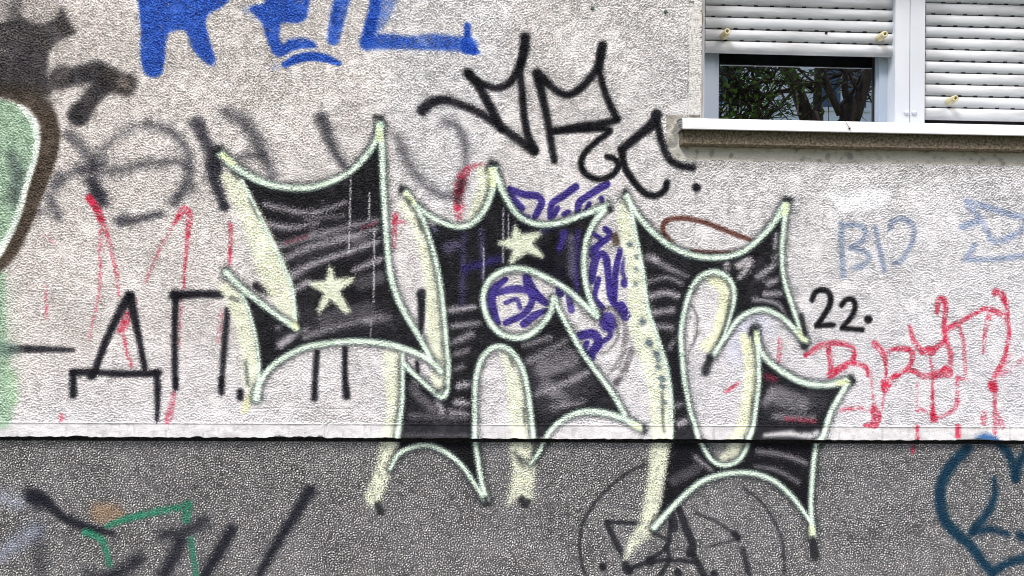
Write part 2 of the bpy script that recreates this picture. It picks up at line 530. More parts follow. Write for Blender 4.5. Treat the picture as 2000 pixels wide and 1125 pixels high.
def faded_tags():
    g = (52, 52, 62)
    o = own('grey_tag', None, 'large faded dark grey spray tag with looping letters left of the spiky black piece')
    S = lambda t, xy, w, a, soft=9: stroke(P(t, *xy), np.asarray(w) / Z_, g, a=a, soft=soft, owner=o, grain=1.0, thr=0.3)
    S('A', (800, 685, 900, 700, 980, 760, 1030, 850, 1040, 950, 1000, 1060, 960, 1110), 44, .62)
    S('A', (480, 950, 560, 830, 650, 740, 740, 700), 40, .42)
    S('A', (300, 990, 420, 940, 600, 945, 760, 910, 950, 890, 1040, 920), 40, .62)
    S('A', (380, 740, 430, 790, 500, 880, 520, 960, 520, 1050, 560, 1110), 55, .6)
    S('A', (460, 930, 560, 900), 70, .5)
    S('A', (290, 1030, 340, 985), 60, .55)
    S('A', (1085, 680, 1120, 760, 1170, 860, 1180, 980, 1215, 1090), (75, 60, 80, 75, 50), .86, 7)
    S('E', (70, 270, 50, 350, 70, 450, 100, 560), (70, 90, 50, 40), .85, 5)
    S('E', (105, 572, 108, 568), 52, .95, 3)
    S('D', (120, 620, 190, 650, 260, 730, 310, 830, 350, 920, 370, 970), (60, 70, 60, 50), .62)
    S('D', (180, 870, 260, 850, 330, 850), 45, .6)
    S('D', (640, 650, 665, 710, 690, 780, 740, 880, 780, 920), (65, 60, 45, 40), .78, 7)
    S('D', (1060, 760, 1110, 880, 1160, 960, 1230, 1030, 1300, 1070, 1380, 1060, 1420, 940, 1430, 800, 1390, 700, 1310, 670), 40, .6)
    S('B', (270, 80, 320, 170), 42, .68)
    S('B', (190, 150, 235, 140), 40, .6)
    S('B', (665, 200, 760, 190, 880, 160), (62, 42, 34), .8, 6)
    S('B', (980, 70, 1040, 10), 45, .5)
    S('B', (500, -20, 545, 60, 560, 100), (60, 85, 60), .88, 6)
    r = (190, 42, 74)
    o2 = own('red_tag', None, 'thin faded red marker letters with drips on the left part of the wall', 'marker')
    T = lambda t, xy, w, a, sp=0.0, soft=2.2: stroke(P(t, *xy), np.asarray(w) / Z_, r, a=a, soft=soft, owner=o2, speck=sp, thr=0.3)
    T('B', (490, 75, 530, 130, 555, 190), 40, .95, -1.2)
    T('B', (555, 190, 590, 280, 610, 370, 640, 500, 655, 610), (34, 26, 20, 12), .75, .2)
    T('B', (550, 260, 550, 450, 545, 600, 520, 720, 490, 850), (20, 14, 10), .7, .25)
    T('B', (960, 210, 1010, 140, 1040, 180, 1030, 280, 1020, 420, 1010, 570), (20, 42, 36, 24, 14, 10), .88, -.4)
    T('B', (960, 210, 900, 310, 850, 420, 800, 540), (22, 14, 10), .65, .3)
    T('B', (1268, 220, 1265, 330, 1260, 440), 20, .85, -.2)
    T('B', (255, 570, 255, 680, 250, 740), 16, .6, .3)
    T('B', (250, 280, 300, 330), 14, .4, .5)
    T('B', (700, 720, 670, 800), 48, .85, -.2)
    T('B', (680, 840, 700, 930, 725, 1010), 18, .75, .1)
    T('B', (750, 630, 745, 690), 16, .5, .4)
    T('B', (1000, 640, 985, 760, 980, 900), 16, .6, .3)
    T('B', (1225, 690, 1200, 860), 28, .35, .3)
    T('C', (955, 120, 935, 220, 920, 275), (20, 40, 34), .75, 0)
    T('C', (338, 240, 335, 270), 20, .7, .1)
    T('E', (1045, 620, 1040, 720, 1040, 800), (34, 26, 14), .88, -.2)
    T('E', (1060, 660, 1095, 660), 24, .6, .2)
    T('E', (1440, 370, 1405, 460, 1385, 560, 1395, 640, 1410, 720), (40, 44, 40, 34, 20), .86, -.2)
    T('I', (375, 230, 390, 120, 470, 65, 545, 62), (44, 30, 18, 14), .8, 0)
    T('I', (380, 180, 395, 300), 46, .5, .1)
    stroke(P('I', 375, 245, 400, 160), 18, (60, 20, 32), a=.75, soft=6, owner=o2)
    b = (22, 22, 30)
    o3 = own('black_block_letters', None, 'row of narrow black block letters with square legs at lower left of the wall')
    Q = lambda t, xy, w, a=.92, soft=3.2: stroke(P(t, *xy), np.asarray(w) / Z_, b, a=a, soft=soft, owner=o3)
    Q('B', (710, 612, 640, 740, 570, 890, 512, 1050), (50, 42, 40, 36))
    Q('B', (715, 612, 740, 740, 770, 880, 795, 1010), (52, 44, 34, 34))
    Q('B', (505, 1045, 500, 1050), 48)
    Q('B', (400, 1035, 500, 1030, 640, 1040, 790, 1040, 870, 1035), 38)
    Q('C', (402, 5, 402, 128), (40, 36, 42))
    Q('C', (860, 5, 866, 120, 862, 270), (36, 34, 20))
    Q('B', (962, 610, 964, 612), 66, .95, 5)
    Q('B', (960, 610, 1100, 603, 1215, 605), (50, 42, 46))
    Q('B', (965, 620, 960, 800, 960, 1000, 966, 1120), (38, 32, 34, 28))
    Q('B', (1250, 690, 1230, 900, 1215, 1110), (34, 34, 28), .85)
    Q('C', (966, 40, 965, 85), 30)
    Q('C', (1215, 40, 1215, 118), 32)
    Q('B', (60, 905, 200, 905, 400, 910), (44, 40, 20), .85)
    Q('F', (615, 585, 606, 720, 603, 838), (34, 32, 34))
    Q('F', (770, 560, 770, 700, 778, 825), (34, 30, 42))
    Q('F', (195, 800, 195, 835), 36)
    Q('F', (285, 222, 345, 252), 46, .85)
    Q('F', (1195, 268, 1192, 300, 1190, 400, 1185, 500), (66, 46, 38, 20))
    Q('F', (1165, 640, 1170, 690), 24)


faded_tags()


def green_piece():
    o = own('green_shape', None, 'green painted shape cut by the left edge of the picture')
    ob = own('brown_outline', o, 'broad dark brown outline curving round the green shape')
    oh = own('white_highlight', o, 'thin white highlight line inside the green shape')
    od = own('dark_branch', o, 'blurry dark grey trunk and forked branch at upper left')
    gd = (56, 54, 59)
    fill(P('A', -300, -60, 330, -60, 330, 30, 260, 110, 120, 120, 0, 130, -300, 130), (110, 108, 114), a=.34, soft=14, owner=od, thr=.3)
    fill(P('A', -300, 130, 0, 120, 80, 110, 110, 70, 150, 115, 230, 130, 300, 100, 335, 40, 370, 100, 412, 178, 350, 215, 290, 260, 262, 320, 262, 420, 270, 520, 0, 520, -300, 500, -300, 300), gd, a=.88, soft=5, owner=od)
    stroke(P('A', 60, 110, 95, 20), 22, gd, a=.55, soft=8, owner=od)
    stroke(P('A', 160, 45, 270, 40), 34, (190, 184, 180), a=.6, soft=14)
    for q in ((30, 60), (190, 165), (345, 120), (90, 200), (20, 180), (240, 240), (330, 180)): stroke(P('A', q[0], q[1], q[0] + 25, q[1] + 8), 12, (122, 114, 110), a=.38, soft=11, grain=1.4)
    stroke(P('A', -20, 275, 25, 280), 10, (150, 146, 146), a=.6, soft=6)
    stroke(P('A', 320, 430, 430, 415, 530, 400, 590, 430), (40, 36, 44, 42), gd, a=.85, soft=7, owner=od)
    stroke(P('A', 330, 425, 345, 430), 40, gd, a=.6, soft=7, owner=od); stroke(P('A', 525, 395, 540, 400), 44, gd, a=.6, soft=7, owner=od)
    stroke(P('A', 425, 632, 440, 622), 38, gd, a=.75, soft=7, owner=od)
    stroke(P('A', 340, 400, 320, 470), 30, (104, 96, 96), a=.55, soft=6, owner=od)
    stroke(P('A', 600, 440, 690, 465), (46, 46), (70, 66, 66), a=.88, soft=6, owner=od)
    stroke(P('A', 665, 455, 690, 468), 14, (140, 128, 122), a=.6, soft=6, owner=od)
    stroke(P('A', 560, 480, 500, 545, 430, 635), (38, 34, 40), (56, 54, 58), a=.86, soft=5, owner=od)
    fill(P('A', -300, 520, 0, 540, 70, 560, 150, 620, 205, 720, 205, 830, 170, 960, 120, 1090, 90, 1200, 10, 1380, 0, 1480, 30, 1500, 35, 1700, 50, 1900, 75, 2130, 80, 2230, 55, 2330, -20, 2360, -300, 2360), (156, 184, 161), a=.85, soft=5, owner=o)
    stroke(P('A', 60, 850, 100, 960, 80, 1090), (16, 28, 30), (74, 84, 88), a=.6, soft=11, owner=o)
    stroke(P('B', 60, 560, 70, 800, 90, 1120), 22, (196, 204, 194), a=.5, soft=9)
    stroke(P('C', 60, 20, 80, 160), 14, (168, 204, 168), a=.6, soft=6, owner=o)
    stroke(P('B', 5, 905, 60, 908), 26, (70, 96, 90), a=.5, soft=7, owner=o)
    bb = (70, 60, 51)
    stroke(P('A', -60, 500, 60, 510, 190, 560, 262, 650, 275, 770, 240, 920, 190, 1060, 120, 1240, 60, 1380, -10, 1480), (14, 26, 34, 36, 36, 36, 35, 32, 26, 16), bb, a=.9, soft=4, owner=ob)
    stroke(P('A', 0, 490, 200, 500, 250, 560), 30, (72, 66, 62), a=.7, soft=9, owner=ob)
    stroke(P('A', 110, 585, 180, 665, 205, 760, 188, 880, 150, 1000, 115, 1125, 70, 1250, -5, 1390), (8, 12, 12, 11, 11, 11, 12, 14), (229, 238, 233), a=.95, soft=2.4, owner=oh)


def blue_letters():
    B = (44, 88, 184)
    lab = 'blue spray letter at the top, '
    o = own('blue_letter', None, lab + 'widest, with two rounded legs')
    fill(P('A', 740, -120, 755, 0, 765, 60, 775, 180, 770, 290, 785, 380, 810, 415, 845, 425, 885, 410, 905, 340, 915, 230, 935, 180, 1000, 165, 1030, 190, 1060, 270, 1110, 330, 1160, 358, 1182, 325, 1160, 250, 1130, 130, 1150, 75, 1230, 30, 1300, -60, 1280, -120), B, a=.94, soft=2.8, owner=o, grain=1.0, speck=-2.2)
    o = own('blue_letter', None, lab + 'solid with a hooked foot, above a curved dash')
    fill(P('D', 255, 30, 245, 55, 290, 95, 320, 140, 335, 200, 355, 250, 375, 295, 410, 312, 450, 300, 480, 278, 540, 265, 605, 262, 612, 245, 570, 215, 520, 210, 470, 215, 425, 240, 410, 200, 415, 145, 430, 125, 500, 128, 550, 110, 568, 60, 570, -100, 380, -100, 330, 10), B, a=.94, soft=2.8, owner=o, grain=1.0, speck=-2.2)
    stroke(P('D', 230, 55, 300, 90), 12, B, a=.4, soft=6, speck=0)
    o = own('blue_dash', None, 'short curved blue dash under the hooked blue letter')
    stroke(P('D', 440, 355, 500, 325, 580, 310, 660, 320, 735, 348), (12, 17, 18, 16, 10), B, a=.96, soft=2.2, owner=o)
    stroke(P('D', 370, 375, 410, 362), 6, B, a=.4, soft=4, speck=.2)
    o = own('blue_letter', None, lab + 'a single faded upright stroke')
    stroke(P('D', 770, -80, 745, 30, 720, 140, 706, 215), (34, 30, 28, 24), B, a=.82, soft=3.5, owner=o, speck=-1.3)
    stroke(P('D', 735, 10, 715, 120, 705, 210), 16, B, a=.8, soft=6, owner=o)
    o = own('blue_letter', None, lab + 'an L with a long ragged foot ending in a spike')
    stroke(P('D', 1010, -60, 980, 40, 930, 140), (34, 36, 30), B, a=.62, soft=7, owner=o, speck=-.8)
    stroke(P('D', 945, -60, 930, 60, 908, 150, 892, 235), (22, 22, 24, 26), B, a=.94, soft=3, owner=o)
    stroke(P('D', 890, 235, 1000, 228, 1120, 236, 1250, 232, 1380, 240, 1460, 246), (28, 30, 24, 30, 28, 26), B, a=.9, soft=4.5, owner=o, speck=-1.4)
    stroke(P('D', 1180, 225, 1230, 215), 12, (150, 155, 175), a=.5, soft=6)
    stroke(P('H', 318, 52, 318, 110, 328, 170, 345, 190), (11, 14, 18, 20), (42, 88, 188), a=.96, soft=2.4, owner=o)
    fill(P('H', 285, 130, 330, 125, 385, 200, 370, 212, 290, 205), (42, 88, 188), a=.95, soft=2.4, owner=o)


green_piece()
blue_letters()


def purple_letters():
    V = (62, 50, 134)
    o = own('purple_letters', None, 'purple lettering half hidden behind the middle letter of the black piece', 'marker')
    Q = lambda xy, w, a=.95, t='I': stroke(P(t, *xy), np.asarray(w) / Z_ * 0.98, V, a=a, soft=1.8, owner=o, grain=.6)
    Q((660, 195, 690, 260, 725, 300), (34, 46, 44)); Q((665, 195, 740, 225, 815, 235, 838, 270, 815, 320, 800, 350), (36, 42, 40, 40, 36))
    Q((1025, 182, 960, 230, 895, 275, 885, 350), (42, 40, 38, 36)); Q((960, 335, 985, 320), 30)
    Q((1195, 168, 1110, 220, 1045, 268, 1036, 335), (44, 40, 40, 36)); Q((1165, 245, 1168, 258), 30)
    Q((1188, 415, 1212, 450, 1160, 495, 1112, 525), 36)
    Q((1112, 700, 1125, 610, 1150, 555, 1190, 570, 1208, 700, 1225, 800, 1295, 900), (40, 50, 40, 42, 40, 44, 40))
    Q((1270, 530, 1245, 640, 1235, 790), (34, 36, 40)); Q((1310, 500, 1312, 502), 26); Q((1290, 705, 1292, 718), 40)
    Q((1270, 840, 1300, 890), 62)
    fill(P('I', 1150, 870, 1230, 880, 1252, 950, 1200, 980, 1160, 950), V, a=.9, soft=3, owner=o)
    Q((1050, 1000, 1120, 990, 1150, 1040, 1110, 1095), 52)
    Q((640, 690, 580, 740, 555, 810, 570, 880, 600, 930), (30, 50, 66, 60, 30)); Q((590, 765, 680, 745, 765, 755, 785, 810, 740, 880, 640, 930), (36, 44, 40, 38, 40, 36), .9)
    Q((755, 680, 770, 730, 800, 770, 860, 820), (50, 62, 60, 40)); Q((740, 935, 800, 890, 860, 862), (46, 46, 30), .9)
    Q((810, 600, 880, 620, 945, 650), 60); Q((930, 690, 940, 770), 46); Q((1000, 860, 985, 760, 970, 700), 40, .8); Q((850, 520, 855, 545), 34)
    Q((680, 400, 900, 420), 40, .8)
    Q((1120, 440, 1165, 480, 1110, 560), 30); Q((1150, 690, 1130, 790, 1175, 850), 34); Q((1240, 820, 1205, 720), 30); Q((1300, 560, 1280, 640, 1300, 690), 24, .8); Q((1085, 1040, 1075, 1085, 1120, 1120), 34); Q((1180, 900, 1215, 990, 1180, 1030), 30, .85); Q((640, 820, 700, 800, 720, 850), 26, .8); Q((700, 330, 760, 350), 34); Q((905, 340, 925, 300), 30); Q((1075, 320, 1100, 275), 28)
    o2 = own('grey_scribble', None, 'loose grey marker swirl between the middle and right letters of the black piece', 'marker')
    g = (84, 79, 84)
    S = lambda t, xy, w, a: stroke(P(t, *xy), np.asarray(w) / Z_, g, a=a, soft=3, owner=o2, speck=-.6, thr=.3)
    S('I', (1145, 890, 1190, 852, 1240, 862, 1255, 930), 26, .75)
    S('J', (1250, 90, 1255, 170, 1200, 240, 1160, 250), 14, .7)
    S('J', (1275, 40, 1300, 130, 1285, 250, 1240, 330, 1180, 375), (16, 30, 30, 26, 16), .55)
    S('J', (1335, 230, 1300, 330, 1250, 415), 34, .72)
    S('J', (1246, 405, 1244, 415), 28, .9)
    S('K', (540, 720, 568, 790, 565, 880, 520, 980), 13, .75)
    stroke(P('I', 1240, 455, 1248, 485), 16, (70, 58, 48), a=.85, soft=4, owner=o2)
    o3 = own('brown_ellipse', None, 'flat brown ellipse drawn above the right letter of the black piece', 'marker')
    for xy, w in (((430, 372, 388, 330, 380, 285, 410, 250, 500, 243, 600, 263, 700, 300, 800, 340, 890, 372), (22, 30, 30, 28, 28, 28, 28, 26)),
                  ((540, 420, 640, 430, 760, 430, 900, 445), 22)):
        stroke(P('K', *xy), np.asarray(w) / Z_, (99, 59, 50), a=.9, soft=2.2, owner=o3)


purple_letters()


def faded_blue():
    B = (120, 136, 164)
    o = own('pale_blue_letters', None, 'faded pale blue letters B and D on bare plaster right of the piece', 'marker')
    Q = lambda xy, w: stroke(P('M', *xy), w / Z_, B, a=.72, soft=3, owner=o, speck=-.8, thr=.3)
    Q((456, 275, 461, 400, 471, 560), 32)
    Q((470, 285, 550, 280, 590, 312, 580, 360, 515, 402), 30); Q((515, 405, 590, 425, 612, 462, 580, 500, 535, 515), 30)
    Q((648, 295, 666, 400, 694, 530), 28)
    Q((728, 300, 738, 264, 790, 245, 846, 270, 858, 340, 826, 420, 780, 480, 748, 486), 29)
    o = own('pale_blue_arrow', None, 'faded pale blue triangle outline at the right edge of the wall', 'marker')
    B = (134, 150, 182)
    Q((1150, 150, 1250, 180, 1350, 210, 1470, 245), 34); Q((1150, 170, 1220, 240, 1260, 310, 1300, 370, 1400, 340, 1470, 290), 34)
    Q((1120, 290, 1200, 262), 40); Q((1150, 450, 1192, 390), 30); Q((1140, 470, 1300, 466, 1480, 448), 28)
    stroke(P('K', 780, 830, 900, 830), 60, (190, 194, 226), a=.35, soft=20)
    stroke(P('K', 760, 1000, 790, 940), 30, (190, 194, 226), a=.4, soft=12)


faded_blue()


def red_right():
    r = (192, 38, 72)
    o = own('red_drip_tag', None, 'thin dripping red marker signature at the right end of the wall', 'marker')
    T = lambda t, xy, w, a=.93, sp=-.35: stroke(P(t, *xy), np.asarray(w) / Z_ * 1.28, r, a=a, soft=2.0, owner=o, speck=sp, thr=.3)
    T('M', (265, 995, 330, 950, 400, 930, 480, 935, 525, 970, 520, 1020, 460, 1070, 400, 1108), (20, 24, 22, 22, 24, 20))
    T('M', (385, 945, 400, 1040, 400, 1108), 22); T('M', (395, 1108, 500, 1040, 590, 1060, 605, 1110), (34, 24, 20, 10))
    T('M', (640, 930, 690, 990, 705, 1060, 705, 1130), (26, 26, 14, 10)); T('M', (700, 985, 760, 960, 830, 965, 850, 1000, 830, 1060, 750, 1115, 705, 1165), (16, 20, 26, 22, 18, 26, 34))
    T('N', (695, 65, 700, 95), 34, .95, -1); T('N', (700, 90, 690, 150, 680, 210), 10, .75, 0); T('N', (620, 0, 630, 120, 640, 290), 9, .75, 0)
    T('N', (480, 208, 560, 205, 640, 222), 12, .8, 0); T('N', (640, 215, 655, 250, 640, 290), 40, .9, -.4); T('N', (590, 298, 650, 302), 16)
    T('M', (835, 840, 860, 920, 920, 980, 1000, 940, 1040, 900), (18, 24, 30, 22, 20)); T('M', (940, 968, 955, 975), 38, .95, -.8); T('M', (945, 980, 960, 1100), 10, .75, 0)
    T('M', (985, 760, 990, 700, 1010, 688, 1030, 720, 1025, 820, 1030, 900, 1060, 1000, 1050, 1085), (16, 26, 30, 22, 20, 22, 20, 26))
    T('M', (1030, 860, 1100, 820, 1170, 780, 1250, 740, 1320, 762, 1362, 790, 1382, 860, 1370, 930, 1350, 1020, 1300, 1110, 1290, 1165), (26, 24, 18, 20, 26, 22, 18, 20, 22, 26, 34))
    T('N', (1285, 75, 1295, 95), 38, .95, -.8); T('N', (1300, 100, 1303, 220, 1300, 375), (16, 14, 16), .85, -.2)
    T('M', (1310, 650, 1345, 670, 1370, 740, 1375, 800), (36, 30, 16, 14)); T('M', (1100, 820, 1125, 900, 1135, 1000, 1140, 1100), 15, .85, 0); T('M', (1270, 780, 1250, 870, 1240, 980), (22, 16, 10), .85, 0)
    T('M', (860, 1080, 920, 1112, 1040, 1085), (16, 24, 40)); T('M', (750, 1115, 800, 1080, 860, 1082), 22); T('M', (1035, 1080, 1045, 1090), 46, .95, -.6)
    T('N', (960, 0, 960, 120, 962, 250), (12, 14, 22)); T('N', (962, 240, 966, 260), 32, .95, -.8); T('N', (968, 265, 1030, 240, 1075, 210, 1095, 170, 1095, 30), (20, 14, 16, 20, 12), .8, -.1)
    T('N', (875, 60, 872, 220), 9, .5, .2); T('N', (870, 222, 895, 210, 930, 228), 12, .8, 0)
    T('N', (875, 305, 877, 372), 15, .9, -.8); T('N', (1098, 305, 1100, 358), 24, .85, -.8); T('N', (855, 398, 850, 445), 15, .7, 0); T('N', (1240, 230, 1240, 282), 24, .85, -.2)
    T('N', (1310, 230, 1345, 300), 24, .7, 0); T('N', (1100, 40, 1150, 45), 18, .7, 0)
    T('K', (1022, 910, 1015, 1030), 17, .8, 0); T('O', (725, 632, 790, 590), 15, .85, 0)
    T('M', (1460, 1010, 1400, 1060, 1330, 1110), 14, .5, .3); T('M', (1380, 1000, 1330, 1080), 30, .35, .3)
    T('O', (1340, 740, 1460, 715), 18, .45, .3)


red_right()


def black_tag():
    o = own('black_tag', None, 'loose black spray signature with crown-like spikes left of the window')
    Q = lambda xy, w, a=.95, soft=3.4: stroke(P('H', *xy), np.asarray(w, float) / Z_ * 0.93, BLACK, a=a, soft=soft, owner=o)
    Q((635, 120, 630, 180, 605, 280, 555, 365, 480, 398, 400, 375, 345, 340, 322, 318), (58, 60, 56, 48, 46, 44, 50, 62))
    Q((325, 325, 380, 385, 430, 480, 480, 580, 505, 625), (60, 56, 56, 56, 50))
    Q((628, 170, 607, 300, 618, 420, 630, 560, 650, 660, 682, 742), (40, 46, 44, 44, 50, 62))
    Q((682, 742, 580, 670, 480, 600, 400, 545, 300, 500, 200, 465, 120, 480, 70, 522), (60, 54, 50, 48, 50, 54, 62, 66), .9, 4)
    Q((1060, 165, 1050, 220, 1030, 290, 970, 370, 900, 428, 850, 435, 780, 395, 705, 325), (58, 58, 50, 46, 44, 44, 46, 62))
    Q((700, 325, 735, 470, 765, 610, 780, 720, 795, 800), (56, 48, 46, 44, 40))
    Q((1050, 200, 1043, 300, 1065, 400, 1100, 490, 1138, 568), (46, 42, 42, 44, 46))
    Q((1138, 572, 1080, 590, 960, 605, 840, 625, 770, 632), (46, 44, 44, 42, 40))
    Q((775, 640, 960, 625, 1100, 630, 1030, 690, 960, 760, 943, 830, 980, 880, 1050, 900, 1120, 870, 1147, 820, 1120, 785, 1085, 775), (40, 40, 36, 36, 38, 38, 38, 38, 38, 38, 36, 36), .96, 2.6)
    Q((1358, 545, 1340, 590, 1270, 650, 1165, 735), (66, 68, 54, 52))
    Q((1165, 735, 1180, 830, 1230, 910, 1290, 975, 1350, 990, 1400, 960, 1412, 920), (50, 44, 42, 42, 40, 40, 40), .96, 2.8)
    Q((1360, 570, 1380, 680, 1420, 780, 1480, 825, 1555, 838), (40, 46, 48, 44, 42))
    Q((1573, 945, 1577, 947), 54, .97, 3)


black_tag()


def heart_and_floor_marks():
    tl = (14, 50, 74)
    o = own('blue_heart', None, 'dark teal heart outline with a hooked mark on the plinth at right')
    Q = lambda xy, w, a=.92: stroke(P('N', *xy), np.asarray(w) / Z_ * 1.12, tl, a=a, soft=5, owner=o)
    Q((1150, 425, 1060, 520, 1008, 620, 1002, 720, 1030, 820, 1090, 890, 1170, 960, 1230, 1040, 1290, 1110), (50, 54, 54, 54, 54, 54, 50, 48, 40))
    Q((1290, 1105, 1370, 1055, 1500, 1015), 40); Q((1300, 385, 1360, 430, 1400, 500, 1415, 590), (30, 42, 44, 40)); Q((1415, 590, 1440, 500, 1490, 420), 38)
    Q((1300, 590, 1300, 680, 1265, 770, 1180, 885), (20, 30, 36, 46)); Q((1190, 880, 1270, 868, 1375, 895), (34, 34, 20)); Q((1438, 900, 1446, 908), 38)
    stroke(P('N', 1200, 378, 1250, 366, 1310, 378), (10, 20, 10), (30, 80, 140), a=.85, soft=5, owner=o)
    k = (34, 35, 41)
    o = own('wheel_scribble', None, 'thin black round scribble with crossing lines on the plinth below the right letter', 'marker')
    S = lambda xy, w, a=.8: stroke(P('L', *xy), np.asarray(w) / Z_ * 1.25, k, a=a, soft=2.2, owner=o, thr=.3)
    S((330, 505, 260, 520, 160, 575, 70, 650, 0, 730, -60, 830, -78, 950, -60, 1080, -30, 1140), 13, .7)
    S((820, 640, 920, 720, 1000, 840, 1040, 960, 1045, 1110), 13, .6)
    S((70, 828, 230, 836), 20); S((72, 835, 120, 940, 165, 1020), 26, .85); S((180, 1085, 190, 1095), 42, .9); S((190, 1090, 300, 1040, 400, 960, 425, 830), 22)
    S((305, 1040, 315, 1045), 40, .9); S((425, 790, 440, 860), 42, .8); S((465, 755, 500, 850, 540, 950, 530, 1000), (30, 34, 34, 44), .88); S((540, 1000, 605, 1120), 30, .85)
    S((560, 780, 680, 830, 790, 910), 15, .6); S((775, 895, 790, 915), 32, .85); S((400, 960, 410, 1040, 365, 1120), 20); S((320, 1042, 450, 1036, 570, 1055), 20)
    S((820, 980, 852, 1120), 22, .7); S((640, 960, 760, 930), 12, .5); S((46, 1072, 50, 1078), 32, .95); S((460, 1105, 462, 1112), 36, .9); S((658, 1112, 662, 1118), 32, .9); S((330, 890, 420, 932), 15, .7)
    b = (26, 28, 38)
    o = own('dark_streaks', None, 'soft slanting black spray strokes on the plinth at lower left')
    Q = lambda t, xy, w, a, soft=8: stroke(P(t, *xy), np.asarray(w) / Z_, b, a=a, soft=soft, owner=o, thr=.35)
    Q('C', (170, 690, 230, 700, 330, 790, 430, 840, 530, 870, 620, 890), (70, 60, 44, 46, 40, 24), .88, 5); Q('C', (180, 690, 210, 720), 90, .7, 10)
    Q('C', (1110, 830, 1000, 885, 900, 900), (70, 60, 50), .72, 11); Q('C', (990, 930, 960, 1010, 895, 1125), 62, .8); Q('C', (1270, 870, 1210, 980, 1120, 1125), 56, .85, 6)
    Q('C', (760, 1030, 700, 1080, 600, 1140), 60, .72, 9); Q('C', (620, 1120, 480, 1110), 40, .5, 10); Q('C', (210, 860, 225, 1100), 56, .4, 11)
    Q('G', (575, 655, 500, 780, 430, 890, 330, 1060, 290, 1140), (58, 52, 48, 42, 36), .86, 6)
    pb = (176, 186, 210)
    o = own('pale_blue_smears', None, 'hazy pale blue smears at the lower left corner of the plinth')
    stroke(P('C', -30, 685, 100, 722), 20, pb, a=.45, soft=12, owner=o, thr=.2); stroke(P('C', -10, 1010, 120, 925, 195, 875), 24, pb, a=.5, soft=13, owner=o, thr=.2)
    o = own('orange_spot', None, 'blurred pale orange spot on the plinth at lower left')
    stroke(P('C', 555, 775, 630, 785), (36, 34), (164, 138, 112), a=.68, soft=9, owner=o)
    g = (46, 138, 108)
    o = own('green_marks', None, 'bright green angular line on the plinth at lower left')
    G = lambda xy, w, a=.85: stroke(P('C', *xy), np.asarray(w) / Z_, g, a=a, soft=3.4, owner=o, speck=-.5, thr=.3)
    G((590, 850, 700, 810, 850, 775, 1035, 738), (26, 34, 34, 30)); G((1030, 740, 1020, 815), (54, 40)); G((475, 885, 540, 910, 580, 970, 600, 1065), (44, 34, 28, 26)); G((1048, 920, 1060, 1010, 1078, 1120), 28, .75)


heart_and_floor_marks()


# ------------------------------------------------------------------ the big black piece
def I_(*xy): return P('I', *xy)


